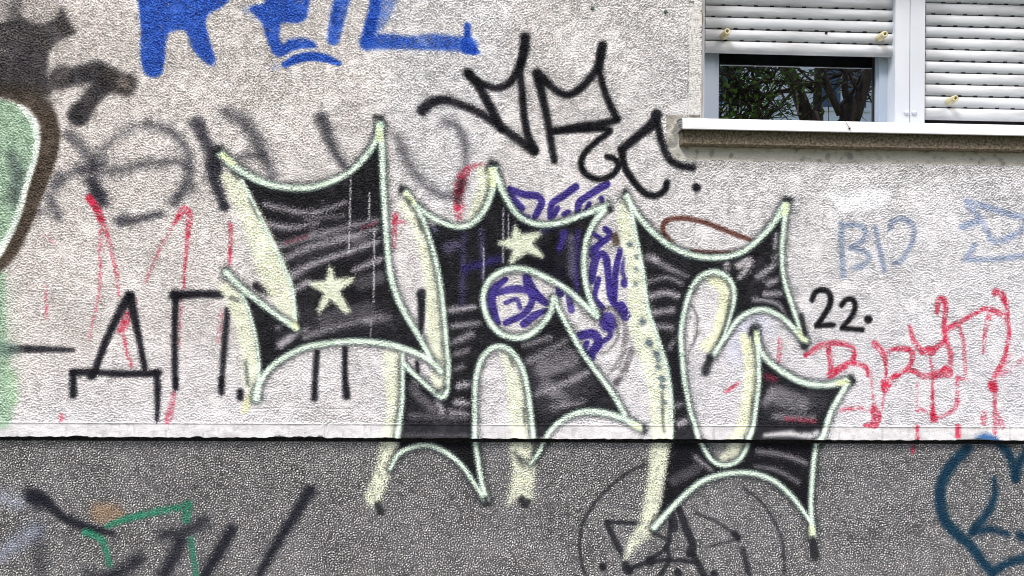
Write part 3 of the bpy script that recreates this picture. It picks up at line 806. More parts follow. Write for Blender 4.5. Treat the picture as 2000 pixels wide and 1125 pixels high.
def piece():
    edge_lab = 'pale mint outline of the letter'
    o1 = own('graffiti_letter', None, 'left spiky letter of the big black piece, with a star in it')
    o2 = own('graffiti_letter', None, 'middle spiky letter of the big black piece, with a star and a round loop')
    o3 = own('graffiti_letter', None, 'right spiky letter of the big black piece, reaching onto the plinth')
    c1, c2, c3 = own('cream_shading', o1), own('cream_shading', o2), own('cream_shading', o3)
    m1, m2, m3 = own('pale_outline', o1), own('pale_outline', o2), own('pale_outline', o3)
    s1, s2 = own('star', o1, 'cream star in the left letter'), own('star', o2, 'cream star in the middle letter')

    L1 = P('E', 110, 300, 180, 365, 300, 430, 420, 465, 560, 470, 680, 440, 800, 380, 890, 290, 945, 200, 962, 130, 975, 420, 985, 600, 1000, 780, 1020, 950, 1060, 1080, 1110, 1177, 1170, 1277, 1240, 1400, 1130, 1357, 1000, 1327, 860, 1312, 720, 1317, 560, 1342, 440, 1397, 350, 1467, 300, 1540, 290, 1437, 270, 1287, 230, 1137, 180, 1040, 260, 1080, 380, 1150, 500, 1230, 490, 1100, 440, 900, 380, 760, 300, 600, 200, 420)
    L2 = I_(200, 400, 300, 385, 380, 405, 450, 390, 520, 320, 560, 240, 585, 160, 640, 240, 700, 330, 780, 380, 860, 390, 960, 375, 1080, 330, 1150, 310, 1085, 470, 1070, 580, 1075, 690, 1110, 830, 1050, 810, 970, 740, 880, 690, 780, 645, 690, 630, 600, 655, 540, 710, 515, 800, 545, 910, 610, 985, 690, 1010, 760, 1000, 830, 950, 880, 880, 905, 800, 930, 854, 1000, 984, 1070, 1104, 1150, 1214, 1230, 1324, 1290, 1434, 1180, 1420, 1080, 1414, 980, 1444, 900, 1504, 870, 1560, 795, 1560, 780, 1424, 760, 1294, 730, 1174, 680, 1094, 620, 1059, 560, 1069, 510, 1134, 480, 1244, 475, 1400, 468, 1560, 480, 1694, 500, 1804, 540, 1914, 470, 1814, 400, 1714, 300, 1634, 200, 1601, 100, 1619, 50, 1640, 60, 1555, 75, 1344, 80, 1180, 150, 1224, 250, 1324, 290, 1344, 320, 1294, 330, 1144, 305, 900, 285, 720, 255, 560)
    L3 = P('K', 210, 190, 260, 260, 330, 330, 420, 400, 520, 445, 620, 462, 740, 455, 830, 425, 920, 350, 990, 270, 1050, 170, 1035, 320, 1030, 450, 1045, 580, 1080, 700, 1120, 800, 1160, 910, 1100, 850, 1030, 785, 940, 745, 860, 755, 790, 800, 740, 870, 690, 940, 660, 970, 690, 900, 740, 800, 770, 700, 765, 620, 730, 565, 660, 535, 590, 560, 540, 620, 510, 720, 480, 850, 480, 950, 495, 1122, 510, 1200, 530, 1300, 560, 1380, 575, 1440, 595, 1500, 640, 1570, 710, 1605, 790, 1580, 840, 1510, 855, 1450, 870, 1400, 890, 1280, 910, 1150, 905, 1040, 900, 960, 960, 1030, 1050, 1100, 1150, 1150, 1270, 1165, 1380, 1150, 1370, 1192, 1300, 1302, 1255, 1442, 1220, 1532, 1200, 1642, 1195, 1782, 1200, 1930, 1180, 1912, 1130, 1822, 1060, 1742, 980, 1682, 880, 1647, 780, 1642, 680, 1657, 590, 1692, 500, 1762, 420, 1842, 350, 1912, 380, 1780, 400, 1600, 420, 1442, 427, 1262, 412, 1122, 380, 1000, 330, 850, 290, 720, 270, 560, 245, 420)
    fb = (15, 15, 20)
    for L, o in ((L1, o1), (L2, o2), (L3, o3)):
        fill(L, fb, a=.9, soft=3, owner=o, streak=.05, curve=False)
    # grey gaps between the sprayed hatching
    G = lambda t, xy, w, a, o, c=(184, 180, 188): stroke(P(t, *xy), np.asarray(w) / Z_ * 1.12, c, a=min(.92, a * 1.6), soft=4.2, owner=o, grain=1.3, thr=2)
    for xy, w, a in (((330, 560, 450, 590, 600, 605, 770, 550), (16, 20, 16, 12), .5), ((360, 670, 480, 688, 620, 660), (26, 20, 10), .5), ((400, 792, 560, 742, 760, 690, 960, 645), (30, 26, 22, 20), .42),
                     ((430, 862, 560, 800, 700, 765, 970, 690), (22, 34, 30, 16), .5), ((470, 952, 600, 885, 780, 825, 985, 750), (34, 24, 20, 18), .58), ((490, 1032, 570, 985), 22, .55), ((820, 920, 990, 850), (12, 26), .6),
                     ((600, 720, 900, 760), 50, .22), ((860, 990, 960, 960), 60, .2), ((560, 640, 760, 620), 12, .35), ((420, 1330, 500, 1270, 560, 1240), (36, 26, 10), .55), ((560, 1290, 700, 1240, 960, 1170), (36, 26, 22), .42), ((880, 1210, 1010, 1180), 30, .3), ((650, 1190, 900, 1130), 60, .2), ((400, 1240, 450, 1210), 14, .4)):
        G('E', xy, w, a, o1)
    for t, xy, o, a in (('J', (730, 340, 960, 215, 1130, 400, 1050, 530, 860, 600, 800, 480), o2, .42), ('O', (960, 640, 1270, 650, 1230, 740, 1000, 760, 940, 700), o3, .5), ('F', (560, 330, 640, 400, 960, 330, 1000, 430, 900, 470, 600, 500, 520, 430), o1, .3), ('E', (420, 860, 620, 720, 960, 640, 980, 760, 640, 880, 480, 980), o1, .25)):
        fill(P(t, *xy), (104, 102, 112), a=a, soft=14, grain=1.3, streak=.25)
    stroke(P('E', 450, 770, 560, 735), 5, (150, 50, 74), a=.5, soft=3, speck=0)
    stroke(P('E', 860, 690, 960, 655), 5, (150, 50, 74), a=.5, soft=3, speck=0)
    for xy, w, a in (((320, 862, 490, 838), (30, 14), .55), ((320, 950, 500, 930), (22, 12), .5), ((330, 1045, 450, 995), 26, .45), ((330, 1110, 430, 1080), 14, .5), ((380, 1275, 460, 1262), 26, .6), ((370, 1365, 455, 1375), 24, .6), ((340, 1190, 400, 1170), 16, .4), ((265, 1345, 290, 1420), 24, .6),
                     ((340, 1420, 440, 1430), 20, .45), ((120, 1290, 240, 1400), 40, .28), ((130, 1240, 160, 1270), 14, .6), ((700, 1170, 860, 1095, 980, 1020), (30, 30, 20), .36), ((800, 1320, 960, 1264, 1090, 1200), 26, .42), ((850, 1180, 1000, 1120), 90, .28), ((860, 1270, 960, 1350), 60, .26), ((900, 1395, 1060, 1370), 26, .34), ((740, 1050, 880, 1010), 20, .4), ((120, 1440, 420, 1450), 26, .22), ((90, 1545, 460, 1548), 6, .2)):
        G('I', xy, w, a, o2)
    for xy, w, a, c in (((410, 420, 405, 600, 400, 820), 20, .5, (74, 72, 110)), ((505, 420, 520, 780), 14, .5, (96, 92, 130)), ((600, 580, 420, 630), 30, .45, (60, 54, 130)), ((960, 440, 930, 520), 34, .6, (70, 58, 150)), ((1000, 470, 1010, 660), 44, .62, (92, 90, 110)), ((900, 470, 880, 620), 40, .8, (22, 22, 26)), ((840, 420, 900, 400), 26, .6, (70, 66, 120)), ((1040, 430, 1030, 760), 20, .5, (76, 64, 150)),
                        ((760, 580, 790, 590), 34, .8, (24, 24, 28)), ((320, 520, 360, 505), 50, .4, (110, 104, 140)), ((230, 400, 250, 420), 26, .5, (120, 118, 150))):
        G('I', xy, w, a, o2, c)
    for xy, w, a in (((300, 455, 420, 520, 510, 560), (30, 22, 10), .42), ((300, 590, 400, 568, 480, 600), 16, .4), ((290, 682, 380, 652, 460, 670), 22, .6), ((330, 760, 430, 748), 26, .5), ((340, 835, 430, 842), 22, .45), ((420, 950, 460, 900), 20, .4), ((430, 1280, 500, 1255), 22, .35), ((330, 460, 345, 470), 20, .6),
                     ((900, 565, 1010, 488), (16, 24), .75), ((960, 602, 1010, 580), 18, .7), ((940, 660, 1030, 655), 16, .6), ((880, 690, 1000, 712, 1065, 800), 11, .75), ((1005, 335, 1000, 400), 24, .8), ((470, 1370, 540, 1345), 26, .55), ((1000, 1210, 1130, 1260), 90, .26), ((930, 1260, 980, 1200), 40, .3), ((1000, 1330, 1200, 1340), 26, .35),
                     ((560, 1555, 650, 1630), 16, .5), ((900, 1520, 1050, 1545, 1170, 1590), 18, .42), ((890, 1610, 1000, 1625, 1120, 1690), 16, .36), ((440, 1680, 560, 1620), 50, .2)):
        G('K', xy, w, a, o3)
    for xy, w in (((728, 490, 722, 545), 26), ((795, 500, 850, 478, 830, 530, 795, 570), (34, 44, 24, 14)), ((1000, 460, 1010, 440), 18)):
        G('K', xy, w, .85, o3, (196, 192, 196))
    stroke(P('L', 940, 352, 1080, 342, 1225, 350), (6, 12, 20), (218, 218, 222), a=.9, soft=6, skins=(up,), grain=.3)
    stroke(P('L', 1120, 318, 1190, 320), 14, (26, 26, 30), a=.9, soft=5, owner=o3, skins=(up,))
    stroke(P('L', 1060, 262, 1210, 275), 6, (205, 60, 90), a=.7, soft=3, speck=0); stroke(P('O', 935, 548, 990, 560), 11, (200, 60, 96), a=.6, soft=4, speck=0)
    # white run marks over the black
    for xy in ((802, 390, 798, 560, 792, 820), (905, 500, 902, 640), (930, 700, 928, 1100)):
        stroke(P('E', *xy), 2.8, (205, 204, 210), a=.9, soft=1.6, speck=-.6)
    stroke(P('F', 915, 400, 908, 512), 2.6, (190, 190, 196), a=.7, soft=1.5, speck=-.4)
    for xy in ((628, 290, 625, 600), (655, 330, 655, 520), (520, 520, 518, 700)):
        stroke(P('I', *xy), 2.8, (190, 190, 202), a=.85, soft=1.6, speck=-.6)

    # cream shading bars
    C = lambda t, xy, o, a=.92, soft=3.4, c=CREAM: fill(P(t, *xy), c, a=min(.97, a + .08), soft=soft * .8, owner=o, speck=-1.9, streak=.3, grain=1.2)
    C('E', (95, 400, 150, 385, 200, 425, 300, 600, 390, 780, 450, 920, 490, 1090, 512, 1240, 440, 1180, 370, 1090, 300, 960, 250, 780, 180, 600, 110, 460), c1, .86, 6)
    C('F', (78, 225, 110, 200, 190, 240, 235, 350, 275, 500, 295, 650, 298, 760, 285, 852, 262, 840, 215, 760, 200, 600, 170, 450, 115, 300), c1, .86, 5)
    stroke(P('F', 245, 840, 218, 908), (15, 13), (224, 226, 180), a=.75, soft=4, owner=c1)
    C('I', (55, 275, 100, 225, 150, 290, 205, 410, 250, 560, 280, 720, 300, 900, 318, 1100, 325, 1160, 318, 1293, 290, 1338, 258, 1310, 230, 1250, 235, 1130, 215, 1080, 205, 950, 205, 830, 195, 690, 165, 540, 125, 400, 75, 320), c1, .9, 4)
    C('F', (985, 590, 1080, 570, 1085, 700, 1085, 880, 1070, 1060, 975, 1060, 1000, 900, 990, 750), c2, .86, 5)
    C('G', (975, 375, 1065, 375, 1040, 490, 1010, 590, 975, 680, 945, 748, 880, 700, 920, 590, 950, 480), c2, .84, 6)
    C('I', (485, 85, 540, 60, 580, 70, 600, 150, 570, 240, 530, 330, 470, 392, 420, 395, 465, 260, 488, 160), c2, .88, 4)
    C('J', (600, 222, 680, 255, 730, 335, 760, 450, 778, 580, 792, 720, 685, 720, 660, 600, 650, 450, 625, 300), c2, .88, 5)
    C('J', (665, 735, 795, 735, 800, 900, 780, 1075, 740, 1065, 700, 1050, 650, 1085, 680, 900), c2, .82, 6)
    for xy in ((715, 830, 750, 850), (690, 800, 735, 870), (800, 740, 790, 800)): stroke(P('J', *xy), 9, (44, 50, 52), a=.5, soft=5, owner=c2)
    C('K', (165, 110, 190, 120, 200, 170, 215, 300, 245, 420, 270, 560, 290, 720, 330, 850, 380, 1000, 412, 1122, 427, 1262, 427, 1450, 325, 1450, 310, 1312, 295, 1162, 240, 980, 200, 850, 190, 720, 190, 600, 165, 450, 140, 320, 125, 225), c3, .9, 4)
    C('L', (322, 372, 418, 372, 400, 500, 380, 620, 350, 780, 320, 880, 250, 950, 165, 1035, 195, 930, 250, 830, 280, 700, 300, 560), c3, .86, 6)
    for x, y, w in ((265, 808, 34), (300, 925, 36), (340, 985, 34), (352, 1060, 26), (372, 1122, 34), (372, 1165, 26), (385, 1250, 22), (195, 385, 24), (230, 520, 20), (225, 600, 16), (350, 1020, 20), (232, 455, 18)):
        stroke(P('K', x, y, x + 6, y + 5), w / Z_, (58, 78, 96), a=.7, soft=4, owner=c3)
    C('K', (600, 562, 660, 540, 730, 570, 760, 630, 760, 720, 730, 830, 690, 930, 640, 988, 582, 945, 640, 880, 670, 780, 690, 660, 640, 605), c3, .9, 4, (230, 233, 204))
    C('K', (800, 885, 850, 890, 900, 960, 905, 1100, 890, 1260, 870, 1400, 850, 1450, 765, 1450, 800, 1330, 820, 1180, 828, 1040), c3, .9, 4, (230, 233, 204))
    C('K', (740, 1440, 852, 1440, 830, 1530, 780, 1582, 700, 1600, 680, 1562, 730, 1510), c3, .8, 6)

    # outline: a soft dark edge first, then the pale line
    H = lambda t, xy, w=10, o=m1, a=.75, d=4.5: stroke(P(t, *xy), np.asarray(w) + 9, (26, 30, 34), a=.82, soft=6.5, owner=None)
    lines = [
        ('E', (85, 280, 180, 365, 300, 430, 420, 465, 560, 470, 680, 440, 800, 380, 890, 290, 945, 200, 962, 125), (15, 14, 12, 11, 11, 10, 10, 11, 12, 15), m1),
        ('E', (962, 130, 972, 260, 978, 420, 988, 600, 1000, 780, 1020, 950, 1062, 1085, 1110, 1177, 1170, 1277, 1235, 1397), (13, 12, 11, 10, 10, 11, 11, 11, 10, 9), m1),
        ('F', (1295, 690, 1235, 628, 1130, 577, 1000, 540, 860, 525, 720, 530, 560, 555, 440, 610, 350, 680, 300, 760, 284, 840), (10, 11, 11, 11, 10, 10, 10, 10, 10, 11, 14), m1),
        ('F', (118, 148, 200, 230, 300, 310, 400, 385, 500, 450), (13, 10, 10, 10, 12), m1),
        ('I', (90, 212, 150, 292, 205, 410, 250, 560, 282, 720, 303, 900, 320, 1100, 326, 1150, 320, 1290, 292, 1338, 240, 1304, 150, 1224, 85, 1160), (13, 9, 8, 8, 8, 8, 8, 8, 9, 10, 8, 8, 9), m1),
        ('I', (160, 290, 220, 340, 300, 382, 380, 402, 450, 387, 510, 332, 555, 242, 577, 140, 572, 72), (6, 9, 9, 10, 10, 10, 10, 13, 15), m2),
        ('I', (572, 75, 600, 150, 640, 240, 700, 330, 780, 380, 860, 390, 960, 375, 1080, 330, 1198, 290), (13, 13, 11, 10, 10, 10, 10, 10, 13), m2),
        ('I', (1195, 300, 1130, 370, 1085, 470, 1070, 580, 1075, 690, 1100, 790, 1140, 890), (11, 10, 10, 10, 10, 10, 12), m2),
        ('I', (905, 795, 882, 880, 830, 950, 760, 1000, 690, 1012, 610, 987, 545, 912, 515, 802, 540, 710, 600, 655, 690, 630, 780, 645, 880, 690, 970, 742, 1050, 810, 1135, 890), 10.5, m2),
        ('I', (905, 800, 930, 854, 1000, 984, 1070, 1104, 1150, 1214, 1230, 1324, 1295, 1434), (11, 9, 9, 9, 9, 9, 10), m2),
        ('J', (470, 715, 470, 560, 475, 400, 505, 290, 560, 228, 620, 216, 680, 252, 730, 332, 760, 450, 778, 580, 792, 710), (9, 9, 9, 10, 10, 10, 10, 9, 9, 9, 9), m2),
        ('J', (470, 725, 490, 860, 510, 970, 537, 1060), (9, 9, 9, 11), m2),
        ('J', (5, 890, 45, 815, 100, 777, 200, 757, 300, 790, 400, 870, 470, 970, 525, 1055), (6, 8, 9, 9, 9, 8, 8, 9), m2),
        ('J', (865, 712, 900, 662, 980, 602, 1080, 572, 1180, 580, 1280, 610, 1392, 668), (8, 9, 10, 11, 11, 11, 13), m2),
        ('J', (850, 735, 820, 800, 775, 860), (8, 8, 4), m2),
        ('F', (1086, 600, 1087, 780, 1082, 880, 1068, 970, 1055, 1050), (6, 7, 8, 9, 9), m2),
        ('K', (178, 118, 210, 182, 260, 250, 330, 325, 420, 395, 520, 440, 620, 458, 740, 452, 830, 420, 920, 345, 990, 265, 1052, 165), (13, 10, 10, 10, 10, 10, 10, 10, 10, 10, 11, 15), m3),
        ('K', (1056, 180, 1038, 320, 1032, 450, 1045, 580, 1080, 700, 1120, 810, 1160, 918), (12, 8, 8, 8, 8, 9, 12), m3),
        ('K', (1160, 918, 1100, 850, 1030, 785, 940, 745, 860, 755, 790, 800, 740, 870, 690, 940, 652, 1000), (12, 10, 9, 9, 9, 9, 8, 9, 10), m3),
        ('K', (700, 925, 740, 810, 768, 700, 765, 620, 730, 565, 660, 537, 590, 560, 540, 620, 505, 720, 480, 850, 480, 950, 495, 1122, 510, 1200, 530, 1300, 555, 1380, 572, 1448), (5, 6, 8, 9, 10, 10, 10, 9, 9, 9, 9, 9, 8, 8, 8, 8), m3),
        ('K', (585, 1470, 640, 1563, 710, 1600, 790, 1575, 835, 1510, 850, 1455), (7, 8, 8, 8, 8, 8), m3),
        ('K', (850, 1450, 870, 1400, 890, 1280, 905, 1150, 905, 1040, 900, 950, 886, 855), (9, 9, 9, 8, 8, 10, 11), m3),
        ('K', (886, 855, 910, 960, 960, 1030, 1050, 1095, 1150, 1145, 1270, 1160, 1402, 1135), (11, 9, 10, 11, 11, 11, 14), m3),
        ('K', (1402, 1135, 1350, 1220, 1300, 1310, 1262, 1430, 1240, 1460), (12, 10, 10, 10, 9), m3),
        ('K', (1225, 1470, 1210, 1560, 1200, 1650, 1193, 1780, 1195, 1880, 1202, 1990), (9, 9, 9, 9, 9, 13), m3),
        ('K', (1190, 1910, 1130, 1822, 1060, 1742, 980, 1680, 880, 1645, 780, 1640, 680, 1655, 590, 1690, 500, 1760, 420, 1840, 330, 1940), (7, 8, 9, 9, 9, 9, 10, 10, 10, 10, 12), m3),
        ('K', (200, 170, 225, 300, 250, 420, 275, 560, 295, 720, 335, 850, 385, 1000, 412, 1122, 427, 1262, 425, 1450), 6, m3),
        ('E', (205, 430, 250, 520, 330, 690, 420, 870, 480, 1020, 497, 1190), 5, m1),
        ('F', (205, 270, 240, 350, 280, 500, 298, 650, 292, 790), 5, m1),
    ]
    for t, xy, w, o in lines[:-3]: H(t, xy, w)
    for t, xy, w, o in lines:
        stroke(P(t, *xy), np.asarray(w, float) + 1.0, (198, 222, 210), a=.92, soft=4.0, owner=o, grain=.55)
        stroke(P(t, *xy), np.asarray(w, float) * .62, (228, 240, 228), a=.92, soft=3.0, grain=.5)
    for t, xy, w in (('E', (95, 290, 150, 335), 9), ('E', (955, 150, 962, 200), 9), ('I', (85, 215, 130, 265), 10), ('I', (560, 90, 570, 170), 12), ('K', (1055, 165, 1045, 215), 10), ('K', (1130, 870, 1158, 918), 9), ('K', (885, 860, 895, 920), 8), ('K', (1340, 1150, 1395, 1140), 10), ('L', (1195, 860, 1202, 910), 10), ('F', (490, 430, 503, 452), 9), ('J', (1340, 645, 1390, 668), 9)):
        stroke(P(t, *xy), w, (232, 238, 190), a=.75, soft=4)
    # dark blobs at the tips
    for t, xy, w, o in (('E', (62, 262, 75, 262), 10, o1), ('D', (935, 640, 975, 645), 8, o1), ('I', (66, 200, 72, 192), 12, o1), ('I', (560, 55, 580, 58), 9, o2), ('I', (1208, 300, 1214, 310), 10, o2), ('K', (1050, 138, 1082, 140), 10, o3), ('K', (862, 880, 868, 850, 890, 846), 10, o3),
                        ('K', (1150, 945, 1158, 952), 14, o3), ('K', (638, 1010, 612, 1085), 16, o3), ('O', (1412, 555, 1425, 575), 12, o3), ('L', (1200, 915, 1205, 955, 1212, 1015), (9, 18, 18), o3), ('K', (1140, 775, 1160, 880), 10, o3), ('J', (1402, 660, 1402, 685), 9, o2), ('K', (165, 100, 180, 92), 7, o3), ('G', (950, 735, 958, 752, 966, 775), 12, o2), ('J', (530, 1050, 538, 1080), 9, o2), ('J', (730, 1055, 745, 1085, 760, 1070), 13, o2), ('L', (170, 1060, 200, 1090), 11, o3)):
        stroke(P(t, *xy), w, (36, 38, 42), a=.88, soft=3.5, owner=o)
    # dark inner strokes that the pale lines leave inside the cream bars
    for t, xy, w in (('E', (185, 420, 150, 385), 6), ('E', (240, 530, 290, 630), 5), ('F', (140, 285, 180, 300), 7), ('F', (225, 640, 235, 760), 7), ('I', (95, 245, 110, 262), 8), ('I', (160, 370, 180, 420), 6), ('J', (255, 470, 310, 440), 6), ('J', (665, 280, 680, 320), 6), ('J', (740, 560, 745, 640), 6), ('I', (535, 65, 530, 110), 3), ('K', (745, 690, 725, 800, 700, 880), 4), ('L', (375, 120, 378, 260, 385, 330), 6), ('L', (868, 150, 860, 300), 4)):
        stroke(P(t, *xy), w, (58, 66, 66), a=.6, soft=3.5)
    # stars
    fill(P('F', 683, 112, 705, 125, 715, 180, 820, 172, 815, 195, 742, 250, 800, 360, 775, 375, 692, 300, 630, 372, 615, 355, 652, 262, 572, 215, 580, 198, 662, 190), (226, 232, 213), a=.95, soft=4.0, owner=s1, curve=False)
    fill(P('I', 690, 388, 730, 442, 830, 428, 835, 448, 788, 492, 850, 560, 838, 575, 755, 545, 672, 608, 660, 595, 678, 530, 600, 500, 602, 482, 670, 462), (226, 232, 213), a=.95, soft=4.0, owner=s2, curve=False)


piece()

o = own('black_number', None, 'small black sprayed number 22 with a dot right of the piece')
for xy, w in (((300, 690, 318, 650, 358, 635, 395, 660, 397, 715, 362, 780, 325, 832), 36), ((325, 833, 415, 828), 34), ((460, 720, 485, 690, 520, 690, 535, 730, 510, 790, 465, 842), 34), ((465, 846, 575, 856), 34), ((605, 798, 609, 798), 50)):
    stroke(P('M', *xy), w / Z_ * .9, (22, 22, 26), a=.97, soft=2.2, owner=o)


# ------------------------------------------------------------------ build the facade
AMP = {0: 0.0026, 1: 0.0025}
facade = empty('building_wall', (0, 0, -EYE))
tag(facade, 'long graffiti-covered plaster building wall on a dark pebble-dash plinth', 'wall')
MATS = {'plaster': pigment_mat('weathered plaster', 0.95, 0.15), 'spray': pigment_mat('spray paint', 0.8, 0.12), 'marker': pigment_mat('marker paint', 0.7, 0.15)}


def skin_points(s, k):
    relief = np.tanh(s.rough * 0.8 + 0.42) * 1.25 - 0.45 + 0.2 * s.fine
    y = s.Y - relief * AMP[k] * s.amp + s.extra
    zz = s.ZZ.copy()
    if s is up:
        zz[0, :] = EDGE_Z
        zz[1, :] = np.maximum(zz[1, :], EDGE_Z + 0.0006)
        zz[2, :] = np.maximum(zz[2, :], EDGE_Z + 0.0012)
        for q in range(3, 7): zz[q, :] = np.maximum(zz[q, :], EDGE_Z + 0.0006 * q)
    return np.stack([s.XX, y, zz], -1).reshape(-1, 3)


cx = 0.5 * (up.xs[1:] + up.xs[:-1]); cz = 0.5 * (up.zs[1:] + up.zs[:-1])
up.keep &= ~((cx[None, :] > X_JAMB) & (cz[:, None] > Z_OPEN))
pts, quads, cols, owners = [], [], [], []
base = 0
for k, s in enumerate(SKINS):
    pts.append(skin_points(s, k)); cols.append(lin(np.clip(s.col, 0.05, 0.93)).reshape(-1, 3))
    idx = np.arange(s.h * s.w).reshape(s.h, s.w)
    q = np.stack([idx[:-1, :-1], idx[:-1, 1:], idx[1:, 1:], idx[1:, :-1]], -1)[s.keep] + base
    quads.append(q); owners.append(s.owner[:-1, :-1][s.keep]); base += s.h * s.w
pts = np.vstack(pts); cols = np.vstack(cols); quads = np.vstack(quads); owners = np.concatenate(owners)
pts[:, 2] += EYE        # facade parts are relative to the foot of the wall


def skin_mesh(name, q, mat):
    u, inv = np.unique(q.ravel(), return_inverse=True)
    me = bpy.data.meshes.new(name)
    n = len(q)
    me.vertices.add(len(u)); me.vertices.foreach_set('co', pts[u].astype(np.float32).ravel())
    me.loops.add(n * 4); me.loops.foreach_set('vertex_index', inv.astype(np.int32))
    me.polygons.add(n); me.polygons.foreach_set('loop_start', np.arange(0, n * 4, 4, dtype=np.int32))
    me.polygons.foreach_set('use_smooth', np.zeros(n, bool))
    a = me.attributes.new('pigment', 'FLOAT_COLOR', 'POINT')
    a.data.foreach_set('color', np.hstack([cols[u], np.ones((len(u), 1))]).astype(np.float32).ravel())
    me.materials.append(mat)
    me.update(calc_edges=True)
    return me


built = {}
for i, (name, par, label, mk) in enumerate(OWN):
    q = quads[owners == i]
    if len(q) == 0:
        continue
    ob = bpy.data.objects.new(name, skin_mesh(name, q, MATS[mk]))
    link(ob, built[par] if par is not None else facade)
    if label: ob['label'] = label
    built[i] = ob

# body of the wall behind the coat, and the parts of it beyond the detailed skin
m_core = noise_mat('plain roughcast', rgb(172, 172, 175), rgb(202, 202, 206), 150, 0.95, 0.006, 150, spec=.15)
m_plinth = noise_mat('plain pebble dash', rgb(74, 74, 76), rgb(120, 120, 122), 190, 0.95, 0.004, 170, spec=.15)
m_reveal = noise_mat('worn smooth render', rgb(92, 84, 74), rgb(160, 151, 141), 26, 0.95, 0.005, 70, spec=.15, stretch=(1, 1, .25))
E_ = EYE
XL, XR, ZTOP = X0 - 6.0, X1 + 6.0, ZT + 5.0
c = MB(); c.box(XL, X_JAMB - 0.0005, 0.006, 0.4, Z_EDGE + E_ + .002, ZTOP + E_); c.box(X_JAMB, X_ROUT, 0.006, 0.4, Z_EDGE + E_ + .002, Z_OPEN + E_ - .001)
c.box(X_ROUT + .0005, XR, 0.006, 0.4, Z_EDGE + E_ + .002, ZTOP + E_); c.box(X_JAMB, X_ROUT, 0.006, 0.4, ZT + E_ + .001, ZTOP + E_)
core = c.build('wall_body', m_core, facade)
c = MB(); c.box(XL, X0 - .0005, -.001, .005, Z_EDGE + E_, ZTOP + E_); c.box(X1 + .0005, XR, -.001, .005, Z_EDGE + E_, Z_OPEN + E_ - .002); c.box(X_ROUT + .001, XR, -.001, .005, Z_OPEN + E_ - .002, ZTOP + E_)
c.box(X0, X_ROUT, -.001, .005, ZT + E_ + .001, ZTOP + E_)
c.build('plain_plaster', m_core, facade)
c = MB(); c.box(XL, XR, PLINTH_Y + .006, .41, -.05, Z_PTOP + E_ - .001); c.box(XL, XR, .075, .409, Z_PTOP + E_ - .0009, Z_EDGE + E_ + .0015)
c.box(XL, X0 - .0005, PLINTH_Y - .001, PLINTH_Y + .0055, -.05, Z_PTOP + E_ - .001); c.box(X1 + .0005, XR, PLINTH_Y - .001, PLINTH_Y + .0055, -.05, Z_PTOP + E_ - .001)
c.box(X0, X1, PLINTH_Y - .001, PLINTH_Y + .0055, -.05, ZB + E_ - .0005)
c.build('plinth_body', m_plinth, facade)
# smooth render lining the left side of the opening: slightly wavy front edge
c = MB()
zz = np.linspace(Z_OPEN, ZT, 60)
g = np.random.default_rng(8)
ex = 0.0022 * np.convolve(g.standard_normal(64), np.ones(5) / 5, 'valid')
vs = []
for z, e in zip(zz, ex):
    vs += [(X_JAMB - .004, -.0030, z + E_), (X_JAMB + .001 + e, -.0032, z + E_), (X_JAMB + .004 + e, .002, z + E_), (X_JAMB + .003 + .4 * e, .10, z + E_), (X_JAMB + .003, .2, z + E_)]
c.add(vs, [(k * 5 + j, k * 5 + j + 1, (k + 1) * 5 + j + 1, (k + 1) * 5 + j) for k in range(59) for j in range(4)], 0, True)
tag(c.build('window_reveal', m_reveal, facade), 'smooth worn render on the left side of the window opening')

# concrete ledge block under the sill
m_block = noise_mat('stained concrete', rgb(74, 66, 55), rgb(128, 119, 105), 140, 0.95, 0.002, 160, lo=.36, hi=.66, spec=.1, detail=9)
bz1 = float(at(1332, 254, -.028)[1]); bz0 = float(at(1332, 281, -.028)[1]); bx0 = float(at(1331, 265, -.028)[0])
bm = bmesh.new()
bmesh.ops.create_grid(bm, x_segments=220, y_segments=8, size=0.5)
g = np.random.default_rng(21)
XE = X_ROUT + .06
for v in bm.verts:
    u, w = v.co.x + .5, v.co.y + .5
    ang = w
    # wrap: bottom of block then its front, rounded arris
    if ang < .35: y, z = -.028 + (0.35 - ang) / .35 * .033, bz0
    else: y, z = -.028, bz0 + (ang - .35) / .65 * (bz1 + .02 - bz0)
    v.co = (bx0 + u * (XE - bx0), y + g.normal() * .0005, z + E_ + g.normal() * .0002)
me = bpy.data.meshes.new('sill_block'); 
bm.to_mesh(me); bm.free(); me.materials.append(m_block)
blk = link(bpy.data.objects.new('sill_block', me), facade)
tag(blk, 'stained concrete ledge block under the white window sill')
c = MB(); c.box(bx0, bx0 + .004, -.0275, .004, bz0 + E_, bz1 + .02 + E_)
c.build('block_end', m_block, facade)

# two old fixing screws in the plaster
m_screw = noise_mat('verdigris screw', rgb(40, 70, 60), rgb(96, 110, 100), 200, .6)
for px, py in ((1157, 17), (1300, 23)):
    x, z = (float(q) for q in at(px, py)); c = MB()
    c.tube([(x, .004, z + E_), (x, -.004, z + E_), (x, -.0055, z + E_)], [.0055, .0055, .003], 10)
    c.build('screw', m_screw, facade)

